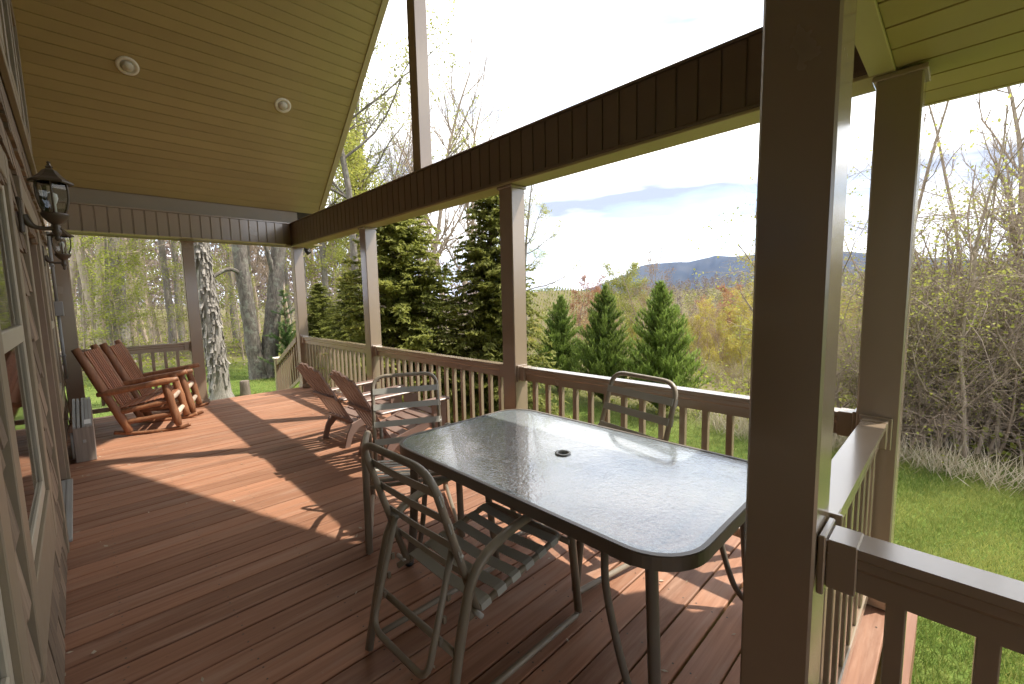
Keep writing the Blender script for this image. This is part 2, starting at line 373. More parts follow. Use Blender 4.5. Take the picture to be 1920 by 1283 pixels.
GQ = np.stack([I * na + J, (I + 1) * na + J, (I + 1) * na + (J + 1) % na, I * na + (J + 1) % na], -1).reshape(-1, 4)
structure(link('ground', np_mesh('ground', GV, GQ, ['ground_cover'], smooth=True)))

# mountain ridge far off: a real massif 4 to 6 km away
def _mount(t, b):
    v = coords(t, (1, 1, 1), jitter=False); n = noise(t, v, 0.004, 6, 0.6)
    L(t, ramp(t, n, [(0.3, (0.035, 0.04, 0.035)), (0.7, (0.075, 0.075, 0.06))]), b.inputs['Base Color'])
material('mountain_forest', _mount, 0.95, 0.05)
prof = [(980, 0.004), (1060, 0.006), (1110, 0.0175), (1150, 0.036), (1185, 0.050), (1200, 0.062), (1215, 0.0655), (1260, 0.0675), (1290, 0.0665), (1330, 0.0745), (1340, 0.0775), (1352, 0.0755), (1372, 0.0725), (1390, 0.0735), (1410, 0.0745), (1450, 0.080), (1520, 0.076), (1580, 0.070), (1640, 0.062), (1720, 0.052), (1800, 0.045), (1910, 0.030), (2100, 0.02)]
paz = []; psl = []
for px, s in prof:
    q = at(px, 540, 1.0); paz.append(math.atan2(q[1], q[0])); psl.append(s)
paz = np.array(paz)[::-1]; psl = np.array(psl)[::-1]
az = np.linspace(-0.55, 0.80, 420); rad = np.linspace(3600, 6200, 40)
h = np.interp(az, paz, psl, left=0.012, right=0.004) * 4800
rngm = np.random.default_rng(5)
MV = []
for i, r in enumerate(rad):
    u = (r - 3600) / 1200.0
    w = sst(0, 1, np.array([min(u, 1)]))[0] if u < 1 else 1 - 0.45 * (u - 1)
    spur = 1 + 0.22 * np.sin(az * 95 + 2 * np.sin(az * 31) + r * .0006) * (1 - abs(w)) * 1.2
    zz = EYE + h * np.clip(w * spur, 0, 1) - 25 * (1 - min(u, 1)) + 6 * np.sin(az * 260 + r * .01) * (w < .97)
    MV.append(np.stack([np.cos(az) * r, np.sin(az) * r, zz], -1))
MV = np.array(MV); nr_, nz_ = MV.shape[:2]
I, J = np.meshgrid(np.arange(nr_ - 1), np.arange(nz_ - 1), indexing='ij')
MQ = np.stack([I * nz_ + J, (I + 1) * nz_ + J, (I + 1) * nz_ + J + 1, I * nz_ + J + 1], -1).reshape(-1, 4)
structure(link('mountain', np_mesh('mountain', MV.reshape(-1, 3), MQ, ['mountain_forest'], smooth=True)))

# ------------------------------------------------------------------ deck
WALL = -0.33; XF = 2.65; YEND = 8.12; RAILZ = 0.914
deck = group_struct('deck')
BW = 0.14; GAP = 0.0075
def board_mesh(length, name='deck_board'):
    w = BW - GAP; c = 0.006; t = 0.03
    pr = [(-w / 2, -t), (w / 2, -t), (w / 2, -c), (w / 2 - c * .3, -c * .3), (w / 2 - c, 0), (-w / 2 + c, 0), (-w / 2 + c * .3, -c * .3), (-w / 2, -c)]
    m = MB(); n = 8
    m.prism(pr, 0, -length / 2, length / 2); return m.mesh(name, 'deck_stain')
bm_long = board_mesh(2.80 - WALL - 0.012); bm_short = board_mesh(1.40 - WALL - 0.012)
y = YEND - BW / 2
k = 0
rb = random.Random(3)
while y > -2.6:
    near = y < 0.10
    o = link('deck_board', bm_short if near else bm_long, deck)
    x1 = 1.40 if near else 2.80
    o.location = ((WALL + x1) / 2 + 0.006, y + rb.uniform(-.0018, .0018), rb.uniform(-0.0022, 0.0012)); o.rotation_euler = (rb.uniform(-.006, .006), 0, rb.uniform(-.0008, .0008))
    y -= BW; k += 1
MB().box(2.76, 2.80, 0.06, YEND - .02, -0.27, -0.034).build('rim_joist', 'deck_stain', deck)
MB().box(1.42, 2.755, 0.05, 0.09, -0.27, -0.034).build('rim_joist', 'deck_stain', deck)
MB().box(1.36, 1.40, -2.6, 0.045, -0.27, -0.034).build('rim_joist', 'deck_stain', deck)
MB().box(WALL, 2.75, YEND - .06, YEND - .02, -0.27, -0.034).build('rim_joist', 'deck_stain', deck)
for (x, y) in ((2.70, 0.16), (2.70, 2.73), (2.70, 5.4), (2.70, 8.0), (1.33, -1.2), (1.2, 8.0)):
    MB().box(x - .07, x + .07, y - .07, y + .07, gz(x, y) - .1, -0.034, .006).build('support_post', 'deck_stain', deck)

rs_ = random.Random(9); m = MB()
for b_ in [o for o in deck.children if o.name.startswith('deck_board')]:
    x1_ = 1.40 if b_.location.y < .1 else 2.80; xx_ = -.02
    while xx_ < x1_ - .03:
        for dy_ in (-.038, .038):
            cx_, cy_ = xx_ + rs_.gauss(0, .006), b_.location.y + dy_ + rs_.gauss(0, .004)
            m.add([(cx_ + .0045 * math.cos(q * 1.0472), cy_ + .0045 * math.sin(q * 1.0472), b_.location.z + .0013) for q in range(6)], [(0, 1, 2, 3, 4, 5)])
        xx_ += .405
structure(m.build('screw_heads', 'bronze', deck), 'stuff')
rl = np.random.default_rng(23); nl = 70; lx_ = rl.uniform(-.15, 2.5, nl); ly_ = rl.uniform(.5, 7.8, nl); lx_[:24] = rl.uniform(-.21, .0, 24)
Vl = []; Ql = []
for i in range(nl):
    a_ = rl.uniform(0, 6.28); l_ = rl.uniform(.008, .022); w_ = l_ * rl.uniform(.3, .55); b_ = len(Vl); ca, sa_ = math.cos(a_), math.sin(a_)
    for du, dv_, dz_ in ((-l_, 0, .002), (0, -w_, .004), (l_, 0, .009 * rl.random() + .002), (0, w_, .003)): Vl.append((lx_[i] + du * ca - dv_ * sa_, ly_[i] + du * sa_ + dv_ * ca, dz_))
    Ql.append((b_, b_ + 1, b_ + 2, b_ + 3))
structure(tag(link('leaf_litter', np_mesh('leaf_litter', Vl, Ql, ['straw'], tint=rl.random(nl))), 'small dry leaf bits scattered on the deck boards', 'leaf litter'), 'stuff')
# ------------------------------------------------------------------ columns
def column(label, x, y, z1=2.44, w=0.155, loc_cap=True, z0=0.0, group=None):
    t = thing('porch_column', label, 'column', (x, y, z0), 0, group); a = w / 2; h = z1 - z0
    MB().box(-a, a, -a, a, 0.003, h, .006).build('shaft', 'vinyl_brown', t)
    m = MB(); m.box(-a - .013, a + .013, -a - .013, a + .013, h - .024, h - .001, .004)
    m.build('cap_trim', 'vinyl_brown', t)
    MB().box(-a - .016, a + .016, -a - .016, a + .016, 0.004, 0.06, .006).build('base_trim', 'vinyl_brown', t)
    return t
CY = (8.03, 5.36, 2.70, 0.2325)
column('brown column at the far outer corner of the deck, with a floodlight at its top', XF, CY[0])
column('brown column at the front railing behind the pair of slatted resin chairs', XF, CY[1])
column('brown column at the front railing just past the glass table', XF, CY[2])
column('brown outer corner column in front of the lawn and brush', XF - .003, CY[3])
column('thick dark brown column close beside the glass table corner', 1.268, 0.283, z1=2.435)
column('slim brown post in the far railing, beside the shaggy barked tree', 1.115, 8.03, z1=2.44, w=0.148)
column('brown half column against the house wall behind the rocking chairs', -0.222, 8.03, z1=2.44, w=0.165)

# ------------------------------------------------------------------ railings
RAILPROF = [(-.045, 0), (.045, 0), (.045, -.022), (.036, -.03), (.036, -.05), (.024, -.062), (.024, -.115), (-.024, -.115), (-.024, -.062), (-.036, -.05), (-.036, -.03), (-.045, -.022)]
bal_mesh = MB().box(-.018, .018, -.018, .018, 0.13, RAILZ - .1145, .003).mesh('baluster', 'vinyl_brown')
def railing(label, p0, p1, z=RAILZ, pitch=0.142, group=None, off=0.0):
    p0 = np.array(p0, float); p1 = np.array(p1, float); d = p1 - p0; Ln = float(np.hypot(*d)); a = math.atan2(d[1], d[0])
    t = thing('railing', label, 'railing', (p0[0], p0[1], 0), a, group)
    m = MB(); m.prism([(u, z + w) for u, w in RAILPROF], 0, 0.002, Ln - .002); tr = m.build('top_rail', 'vinyl_brown', t)
    for xx in (0.0, Ln):
        e = 1 if xx == 0 else -1; x0, x1 = sorted((xx + e * .001, xx + e * .016))
        b = MB(); b.box(x0, x1, -.06, .06, z - .135, z + .014, .003); x2, x3 = sorted((xx + e * .0165, xx + e * .075)); b.box(x2, x3, -.0475, .0475, z - .117, z + .004, .003)
        b.build('bracket', 'vinyl_brown', tr)
    MB().box(0.002, Ln - .002, -.022, .022, 0.07, 0.1295, .005).build('bottom_rail', 'vinyl_brown', t)
    n = int((Ln - .06) / pitch); st = (Ln - (n - 1) * pitch) / 2 + off if n > 0 else 0
    for i in range(n):
        link('baluster', bal_mesh, t, (st + i * pitch, 0, z - RAILZ))
    return t
a = 0.0785
railing('tan railing section behind the slatted resin chairs, from the far corner column', (XF, CY[0] - a), (XF, CY[1] + a))
railing('tan railing section along the front, in front of the dense hemlocks', (XF, CY[1] - a), (XF, CY[2] + a))
railing('tan railing section beside the glass table and strap chair', (XF, CY[2] - a), (XF, CY[3] + a))
railing('short tan railing behind the log rocking chairs', (-0.135, 8.05), (1.04, 8.05), z=0.945)
railing('short railing joining the thick column to the outer corner column', (1.348, 0.2365), (XF - .082, 0.2365))
railing('sunlit tan railing running past the thick column above the lawn', (1.265, 0.2035), (1.265, -2.5))
# stair with its slanted rail
sy0, sy1 = YEND, 9.35
st = thing('stair_railing', 'slanted stair handrail going down from the far corner column', 'railing', (2.60, 0, 0))
zt0, zt1 = 0.90, 0.36
for nm, dz, hh, ww in (('top_rail', 0, .09, .04), ('bottom_rail', -.72, .06, .022)):
    MB().prism([(sy0 + .005, zt0 + dz), (sy1, zt1 + dz), (sy1, zt1 + dz - hh), (sy0 + .005, zt0 + dz - hh)], 0, -ww, ww).build(nm, 'vinyl_brown', st)
for i in range(9):
    yy = sy0 + .09 + i * .132; zz = zt0 + (zt1 - zt0) * (yy - sy0) / (sy1 - sy0)
    MB().box(-.017, .017, yy - .017, yy + .017, zz - .725, zz - .088).build('baluster', 'vinyl_brown', st)
nw = MB().box(-.055, .055, sy1 + .003, sy1 + .113, gz(2.6, sy1) - .05, .40, .005).build('newel', 'vinyl_brown', st)
MB().box(-.075, .075, sy1 - .017, sy1 + .133, .401, .425, .006).build('newel_cap', 'light_trim', nw)
stp = thing('porch_steps', 'short flight of wooden steps down from the far end of the deck', 'steps', (0, 0, 0))
for i, zz in enumerate((-0.16, -0.30)):
    MB().box(1.25, 2.53, YEND + .01 + i * .29, YEND + .30 + i * .29, zz - .035, zz, .006).build('tread', 'deck_stain', stp)
    MB().box(1.27, 2.51, YEND + .012 + i * .29, YEND + .04 + i * .29, zz - .16, zz - .037).build('riser', 'deck_stain', stp)

# ------------------------------------------------------------------ beams
def panel_mesh(w, h, mat, name='panel'):
    g = .004; d = .010
    return MB().prism([(-w / 2 + g * .2, 0), (-w / 2 + g, d), (w / 2 - .012, d), (w / 2 - .010, d * .35), (w / 2 - g * .2, d * .2), (w / 2 - g * .2, 0)], 2, 0, h).mesh(name, mat)
PW = 0.127
pm_front = panel_mesh(PW, 0.335, 'beam_brown'); pm_soff = panel_mesh(PW, 0.15, 'soffit_tan', 'soffit_panel')
bf = thing('porch_beam', 'long dark panelled front beam carried on the front columns', 'beam')
MB().box(2.572, 2.738, 0.25, 8.11, 2.462, 2.826).build('core', 'beam_brown', bf)
n = int((7.94 - 0.335) / PW)
for i in range(n):
    link('panel', pm_front, bf, (2.5715, 0.335 + PW * (i + .5), 2.482), (0, 0, math.radians(90)))
    if True: link('outer_panel', pm_front, bf, (2.7385, 0.335 + PW * (i + .5), 2.482), (0, 0, math.radians(-90)))
MB().box(2.556, 2.5705, 0.33, 7.945, 2.4605, 2.4815, .003).build('lower_trim', 'beam_brown', bf)
MB().box(2.556, 2.748, 0.2465, 8.12, 2.441, 2.4600, .003).build('soffit', 'soffit_tan', bf)
MB().box(2.552, 2.752, 0.25, 8.12, 2.8275, 2.842, .003).build('top_trim', 'beam_brown', bf)
be = thing('porch_beam', 'lighter panelled end beam above the rocking chairs', 'beam')
MB().box(-0.255, 2.550, 7.972, 8.11, 2.462, 2.826).build('core', 'beam_brown', be)
pm_end = panel_mesh(PW, 0.335, 'vinyl_brown')
for i in range(21):
    x = -0.17 + PW * i
    if x < 2.47: link('panel', pm_end, be, (x, 7.971, 2.482), (0, 0, math.pi))
for i in range(21):
    x = -0.17 + PW * i
    if x < 2.49: link('soffit_panel', pm_soff, be, (x, 7.965, 2.4615), (math.radians(-90), math.pi, math.pi))
MB().box(-0.255, 2.548, 7.952, 7.9705, 2.4605, 2.4815, .003).build('lower_trim', 'vinyl_brown', be)
MB().box(-0.255, 2.548, 7.950, 7.9715, 2.8205, 2.842, .003).build('top_trim', 'vinyl_brown', be)
MB().box(-0.255, 2.70, 8.03, 8.10, 2.843, 3.10).build('frieze_board', 'casing_tan', be)
bn = thing('porch_beam', 'side beam joining the thick column to the outer corner column', 'beam')
MB().box(-0.255, 2.550, 0.25, 0.325, 2.462, 2.826).build('core', 'beam_brown', bn)
MB().box(-0.255, 2.548, 0.2465, 0.335, 2.441, 2.4595, .003).build('soffit', 'soffit_tan', bn)
# king post
KY = 4.03
kp = thing('king_post', 'upright brown post standing on the front beam in the open gable', 'post', (2.652, KY, 2.842))
MB().box(-.075, .075, -.07, .07, 0.002, 3.36, .006).build('shaft', 'vinyl_brown', kp)

# ------------------------------------------------------------------ gable ceiling and roof
SL = 0.88; RX = 3.10; YR = 4.1; ZE = 3.05; YE = 8.02
zr = ZE + SL * (YE - YR)
ceil = group_struct('ceiling')
sa = math.atan(SL); slen = (YE + .02 - YR) / math.cos(sa)
def plank_mesh(length, w=PW, name='ceiling_plank', mat='ceiling_tan'):
    d = .008
    return MB().prism([(0.0005, .004), (0.0015, -d), (w - .011, -d), (w - .009, -d * .25), (w - .0005, -d * .2), (w - .0005, .004)], 0, -length / 2, length / 2).mesh(name, mat)
pl = plank_mesh(RX - .03 - WALL)
N = int(slen / PW)
for side in (1, -1):
    for i in range(N):
        s = i * PW
        if side == 1: o = link('ceiling_plank', pl, ceil, ((RX - .03 + WALL) / 2, YE - s * math.cos(sa), ZE + s * math.sin(sa)), (-sa + math.pi, math.pi, 0)); o.rotation_euler = (0, 0, 0); o.rotation_euler = Matrix(((1, 0, 0), (0, -math.cos(sa), -math.sin(sa) * -1), (0, math.sin(sa), math.cos(sa)))).to_euler() if False else (0, 0, 0)
        else: o = link('ceiling_plank', pl, ceil, ((RX - .03 + WALL) / 2, 2 * YR - YE + s * math.cos(sa), ZE + s * math.sin(sa)))
        ux = Vector((1, 0, 0)); uy = Vector((0, -side * math.cos(sa), math.sin(sa))); uz = ux.cross(uy)
        if uz.z < 0: ux = -ux; uz = -uz
        o.rotation_euler = Matrix((ux, uy, uz)).transposed().to_euler()
roof = thing('gable_roof', 'steep gable roof over the deck with tan rake edge', 'roof')
def slab(y0, z0, y1, z1, t0, t1, x0, x1, nm, mat):
    MB().prism([(y0, z0 + t0), (y1, z1 + t0), (y1, z1 + t1), (y0, z0 + t1)], 0, x0, x1).build(nm, mat, roof)
for sgn in (1, -1):
    ye = YR + sgn * (YE - YR + 0.42); ze = ZE - SL * 0.42
    slab(ye, ze, YR, zr, 0.012, 0.20, -4.0, RX - .02, 'roof_deck', 'roofing')
    slab(ye, ze, YR, zr, -0.03, 0.17, RX - .019, RX + .02, 'rake_board', 'soffit_tan')
    slab(YR + sgn * (YE - YR), ZE, YR, zr, -0.035, -0.0095, RX - .06, RX - .0195, 'rake_trim', 'soffit_tan')
MB().box(-0.25, RX - .02, 8.125, 8.46, 2.50, 2.52).build('eave_soffit', 'soffit_tan', roof)
MB().box(-0.25, RX + .02, 8.461, 8.485, 2.49, 2.72).build('fascia', 'soffit_tan', roof)
MB().box(RX - .25, RX - .02, 8.0, 8.124, 2.50, 2.52).build('return_soffit', 'soffit_tan', roof)
# flat ceiling of the porch where the eye stands
flat = group_struct('ceiling')
FW = 0.203
fpl = MB().prism([(0.0005, .004), (0.0015, -.008), (FW - .013, -.008), (FW - .010, -.002), (FW - .0005, -.0015), (FW - .0005, .004)], 1, -2.6, 0.245).mesh('ceiling_plank', 'ceiling_tan')
x = 1.36 - 8 * FW
while x < 3.09:
    if x > WALL - .19: link('ceiling_plank', fpl, flat, (max(x, WALL - .19), 0, 2.462))
    x += FW
MB().box(WALL, RX + .07, -2.6, 0.245, 2.475, 2.66).build('roof_slab', 'roofing', flat)
MB().box(RX + .071, RX + .10, -2.6, 0.245, 2.45, 2.66).build('fascia', 'soffit_tan', flat)
MB().box(2.46, RX + .07, 0.1385, 0.32, 2.4625, 2.49).build('corner_soffit', 'ceiling_tan', flat) if False else None

# recessed lights on the ceiling slope
def recessed(label, x, y):
    z = ZE + SL * (YE - y) - .010
    t = thing('recessed_light', label, 'ceiling light', (x, y, z), 0, None)
    t.rotation_euler = (-math.pi / 2 - (math.pi / 2 - sa), 0, 0)
    n = Vector((0, -math.sin(sa), -math.cos(sa))); t.rotation_euler = n.to_track_quat('Z', 'Y').to_euler()
    MB().lathe([(.105, 0.001), (.103, .010), (.085, .014), (.068, .008), (.066, .002)], 28).build('trim_ring', 'light_trim', t, True)
    MB().lathe([(.067, .003), (.056, .009), (.054, .012)], 28).build('baffle', 'light_baffle', t, True)
    MB().lathe([(.054, .010), (.050, .026), (.036, .036), (.0001, .040)], 24).build('lamp_lens', 'frosted_lens', t, True)
recessed('round white recessed light on the sloped ceiling nearer the house wall', 0.545, 6.70)
recessed('round white recessed light on the sloped ceiling nearer the open gable', 2.16, 6.68)

# ------------------------------------------------------------------ house wall
house = thing('house', 'brown shingled house wall with windows and a recessed door', 'house', (-0.172, 0, 0), 0.0177)
def wall_cells(y0, y1, z0, z1, holes, x0, x1, mat, name):
    ys = sorted({y0, y1, *[h[0] for h in holes], *[h[1] for h in holes]}); zs = sorted({z0, z1, *[h[2] for h in holes], *[h[3] for h in holes]})
    m = MB()
    for a_, b_ in zip(ys, ys[1:]):
        run = None
        for c_, d_ in zip(zs, zs[1:]):
            inside = any(h[0] <= a_ and b_ <= h[1] and h[2] <= c_ and d_ <= h[3] for h in holes)
            if not inside: m.box(x0, x1, a_, b_, c_, d_)
    return m.build(name, mat, house)
W1 = (1.93, 2.93, 0.66, 2.06); W0w = (0.5, 1.44, 0.66, 2.06); W2 = (5.72, 6.92, 0.62, 2.02); DR = (3.86, 5.34, 0.0, 2.12)
wall_cells(-2.6, 8.2, -0.9, 2.9, [W1, W0w, W2, DR], -0.20, -0.016, 'shingle', 'wall')
m = MB(); m.prism([(-0.3, 2.9), (8.2, 2.9), (8.02, 3.09), (4.1, zr + .02), (0.2, 3.09)], 0, -0.20, -0.016); m.build('gable_wall', 'shingle', house)
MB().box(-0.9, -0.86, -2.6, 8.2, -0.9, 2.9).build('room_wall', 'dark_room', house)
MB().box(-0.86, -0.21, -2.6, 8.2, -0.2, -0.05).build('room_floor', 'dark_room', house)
def window(y0, y1, z0, z1, cas=.13, casb=.24, rail=None):
    w = MB()
    f = .0
    w.box(-.012, .018, y0 - cas, y0, z0 - casb, z1 + cas, .003); w.box(-.012, .018, y1, y1 + cas, z0 - casb, z1 + cas, .003)
    w.box(-.012, .0165, y0 + .0005, y1 - .0005, z1, z1 + cas, .003); w.box(-.012, .0165, y0 + .0005, y1 - .0005, z0 - casb, z0, .003)
    o = w.build('window', 'casing_tan', house)
    s = MB(); d = .05; X0, X1 = -.03, .004
    s.box(X0, X1, y0 + .001, y0 + d, z0 + .001, z1 - .001, .004); s.box(X0, X1, y1 - d, y1 - .001, z0 + .001, z1 - .001, .004)
    s.box(X0, X1, y0 + d + .001, y1 - d - .001, z0 + .001, z0 + .06, .004); s.box(X0, X1, y0 + d + .001, y1 - d - .001, z1 - d, z1 - .001, .004)
    zm = rail or (z0 + z1) / 2; s.box(X0 - .004, X1 + .003, y0 + d + .001, y1 - d - .001, zm - .035, zm + .035, .004)
    s.build('sash', 'sash_white', o)
    for a_, b_ in ((z0 + .061, zm - .036), (zm + .036, z1 - d - .001)):
        MB().box(-.012, -.007, y0 + d + .002, y1 - d - .002, a_, b_).build('pane', 'thin_glass', o)
    MB().box(-.012, .03, y0 - cas * .2, y1 + cas * .2, z0 - .03, z0 - .002, .004).build('sill', 'casing_tan', o) if False else None
    return o
window(*W1[:2], W1[2], W1[3], rail=1.40); window(*W0w, rail=1.40); window(*W2, cas=.09, casb=.12, rail=1.33)
# recessed door
dr = MB(); dr.box(-.196, -.165, 3.90, 5.30, 0.03, 2.08, .003).build('door', 'panel_brown', house)
dd = [o for o in house.children if o.name.startswith('door')][0]
MB().lathe([(.0001, .06), (.026, .055), (.03, .035), (.012, .02), (.012, 0)], 16).build('handle', 'bronze', dd, True, (-.165, 4.02, 1.0), (0, math.pi / 2, 0))
for z0_, z1_ in ((0.25, 0.85), (1.05, 1.95)):
    MB().box(-.1645, -.155, 4.10, 5.12, z0_, z1_, .006).build('door_panel', 'casing_tan', dd)
MB().box(-.16, .0, 5.30, 5.3395, 0.032, 2.12, .003).build('jamb', 'panel_brown', house)
MB().box(-.16, .0, 3.8605, 3.90, 0.032, 2.12, .003).build('jamb', 'panel_brown', house)
MB().box(-.16, .0, 3.9005, 5.2995, 2.08, 2.1195, .003).build('head_jamb', 'panel_brown', house)
for yy in (3.735, 5.3405): MB().box(-.012, .02, yy, yy + .12, 0.002, 2.12, .003).build('door_casing', 'casing_tan', house)
MB().box(-.012, .02, 3.735, 5.46, 2.1205, 2.25, .003).build('door_casing', 'casing_tan', house)
th = MB(); th.box(-.16, .035, 3.90, 5.30, 0.004, 0.024, .003)
for i in range(6): th.box(-.14 + i * .028, -.128 + i * .028, 3.92, 5.28, 0.0235, 0.029)
th.build('threshold', 'aluminium', house)
# tall windows in the gable wall
for (y0, y1) in ((3.1, 4.0), (4.3, 5.2), (5.5, 6.4)):
    o = MB(); zt = min(4.9, ZE + SL * (YE - y1) - .25); o.box(-.012, .02, y0, y0 + .1, 3.0, zt, .003); o.box(-.012, .02, y1 - .1, y1, 3.0, zt, .003); o.box(-.012, .019, y0 + .1005, y1 - .1005, 3.0, 3.1, .003); o.box(-.012, .019, y0 + .1005, y1 - .1005, zt - .1, zt, .003)
    oo = o.build('window', 'casing_tan', house); MB().box(-.014, -.004, y0 + .101, y1 - .101, 3.101, zt - .101).build('pane', 'thin_glass', oo)
MB().box(-.012, .022, -2.6, 8.0, 2.885, 2.955, .003).build('belt_trim', 'casing_tan', house)
# shingles, piece by piece where the photo shows them
sh = {}
rs = random.Random(11)
def shingle_mesh(w, hgt):
    m = MB(); m.prism([(-.014, 0), (.013, 0), (.013, .004), (-.010, hgt), (-.014, hgt)], 1, -w / 2, w / 2); return m.mesh('shingle', 'shingle')
for w_ in (.11, .15, .19, .235): sh[w_] = [shingle_mesh(w_ - .006, .26)]
def course(y0, y1, z):
    yy = y0
    while yy < y1 - .05:
        ws = [w for w in sh if w <= y1 - yy + .001] or [.11]
        w_ = rs.choice(ws); link('shingle', sh[w_][0], house, (0, yy + w_ / 2, z + rs.choice((-.022, -.008, 0, .008, .02)))); yy += w_
EXP = 0.225
for i in range(-1, 16):
    z = 0.005 + i * EXP
    if z < 0: continue
    if z + .25 < 2.25:
        course(1.575, 1.795, z)
        course(3.065, 3.73, z) if z > 0.3 else course(1.80, 3.73, z)
    else:
        course(1.3, 7.95, z) if z + .26 < 2.89 else None
    if 2.0 < z < 2.2: pass
course(1.80, 3.06, 0.183) if False else None
course(5.47, 5.62, 1.8); course(5.47, 5.62, 1.62); course(7.05, 7.95, 0.2); course(7.05, 7.95, 0.55)
# conduit and junction box
jb = thing('electrical_box', 'small grey junction box on a conduit by the far half column', 'electrical box', (-0.172 - .0177 * 7.72 + .03, 7.72, 0))
MB().box(-.028, .05, -.055, .055, 1.40, 1.58, .006).build('box', 'conduit_grey', jb)
MB().tube([(0, 0, 0.62), (0, 0, 1.399)], .017, 10).build('conduit', 'conduit_grey', jb, True); MB().tube([(0, 0, 1.581), (0, 0, 2.42)], .017, 10).build('conduit', 'conduit_grey', jb, True)
for zz in (0.9, 2.0): MB().box(-.027, .022, -.03, .03, zz, zz + .02, .003).build('clamp', 'conduit_grey', jb)

# ------------------------------------------------------------------ wall lanterns
def lantern(label, y, z):
    xw = -0.172 - .0177 * y + .008
    t = thing('wall_lantern', label, 'wall lantern', (xw, y, z), 0)
    cx = 0.135
    MB().box(0.0, .018, -.045, .045, -.155, .03, .006).build('back_plate', 'bronze', t)
    arm = smooth_path([(.015, 0, -.06), (.04, 0, -.105), (.075, 0, -.12), (.11, 0, -.118), (cx, 0, -.115)], 5)
    MB().tube(arm, [.024 - .013 * min(1, i / 8) for i in range(len(arm))], 10).build('arm', 'bronze', t, True)
    MB().lathe([(.0001, -.185), (.009, -.18), (.013, -.168), (.008, -.158), (.016, -.146), (.02, -.13), (.013, -.118), (.018, -.105), (.012, -.098), (.03, -.085), (.05, -.06), (.056, -.045), (.056, -.036), (.0001, -.035)], 16, (cx, 0, 0)).build('base', 'bronze', t, True)
    # six-sided cage: bowed posts, glass, roof
    n = 6; zs = [-.035, 0, .04, .09, .125]; rs_ = [.046, .060, .069, .071, .066]
    cage = MB(); gl = MB()
    for k in range(n):
        a_ = 2 * math.pi * (k + .5) / n
        cage.tube([(cx + r * math.cos(a_), r * math.sin(a_), z_) for r, z_ in zip(rs_, zs)], .0048, 6)
    cage.build('cage', 'bronze', t, True)
    v = []; f = []
    for r, z_ in zip(rs_, zs):
        for k in range(n):
            a_ = 2 * math.pi * (k + .5) / n; v.append((cx + r * .97 * math.cos(a_), r * .97 * math.sin(a_), z_))
    for i in range(4):
        for k in range(n): f.append((i * n + k, i * n + (k + 1) % n, (i + 1) * n + (k + 1) % n, (i + 1) * n + k))
    MB().add(v, f).build('pane', 'thin_glass', t)
    MB().lathe([(.066, .126), (.086, .122), (.09, .128), (.086, .136), (.062, .152), (.042, .172), (.028, .192), (.018, .197), (.012, .203), (.016, .21), (.008, .218), (.006, .228), (.009, .234), (.0001, .242)], 6, (cx, 0, 0)).build('roof', 'bronze', t)
    MB().lathe([(.011, -.034), (.011, .015), (.014, .02), (.021, .045), (.018, .068), (.0001, .078)], 14, (cx, 0, 0)).build('bulb', 'bulb_white', t, True)
lantern('bronze wall lantern above the near side of the recessed door', 3.47, 2.055)
lantern('bronze wall lantern between the recessed door and the far window', 5.86, 2.04)

# ------------------------------------------------------------------ floodlight
fl = thing('floodlight', 'black twin floodlight under the eave at the far corner column', 'floodlight', (2.78, 8.10, 2.46))
MB().lathe([(.05, .04), (.05, .02), (.03, 0), (.0001, 0)], 14).build('mount', 'black_housing', fl, True)
for sx in (1, -1):
    d_ = Vector((sx * .6, -.35, -.75)).normalized()
    q = d_.to_track_quat('Z', 'Y').to_euler()
    MB().lathe([(.0001, 0), (.016, .004), (.018, .05), (.034, .07), (.048, .15), (.046, .152), (.0001, .14)], 16).build('lamp_head', 'black_housing', fl, True, (0, 0, .01), q)

# ------------------------------------------------------------------ glass table
TX0, TX1, TY0, TY1, TZ = 1.135, 2.165, 0.50, 2.20, 0.72
tb = thing('patio_table', 'rectangular pebbled glass patio table with brown metal frame', 'table', ((TX0 + TX1) / 2, (TY0 + TY1) / 2, 0))
hx, hy = (TX1 - TX0) / 2, (TY1 - TY0) / 2
def rrect(hx, hy, r, n=10):
    out = []
    for cx_, cy_, a0 in ((hx - r, hy - r, 0), (-hx + r, hy - r, 90), (-hx + r, -hy + r, 180), (hx - r, -hy + r, 270)):
        for i in range(n + 1):
            a_ = math.radians(a0 + 90 * i / n); out.append((cx_ + r * math.cos(a_), cy_ + r * math.sin(a_)))
    return out
def ring(mb, outer, inner, zo0, zo1):
    n = len(outer)
    v = [(*p, zo0) for p in outer] + [(*p, zo1) for p in outer] + [(*p, zo1) for p in inner] + [(*p, zo0) for p in inner]
    f = []
    for i in range(n):
        j = (i + 1) % n
        for a_ in range(4):
            b_ = (a_ + 1) % 4; f.append((a_ * n + i, a_ * n + j, b_ * n + j, b_ * n + i))
    return mb.add(v, f)
fr = MB(); RR = .19
ring(fr, rrect(hx, hy, RR), rrect(hx - .016, hy - .016, RR - .016), TZ - .045, TZ)
ring(fr, rrect(hx - .0165, hy - .0165, RR - .0165), rrect(hx - .05, hy - .05, RR - .05), TZ - .044, TZ - .016)
ring(fr, rrect(hx - .0015, hy - .0015, RR), rrect(hx - .018, hy - .018, RR - .016), TZ + .0002, TZ + .004)
fro = fr.build('frame', 'table_metal', tb)
inn = rrect(hx - .019, hy - .019, RR - .018, 10)
m = MB(); hn = 24; hole = [(.028 * math.cos(2 * math.pi * i / hn), .028 * math.sin(2 * math.pi * i / hn)) for i in range(hn)]
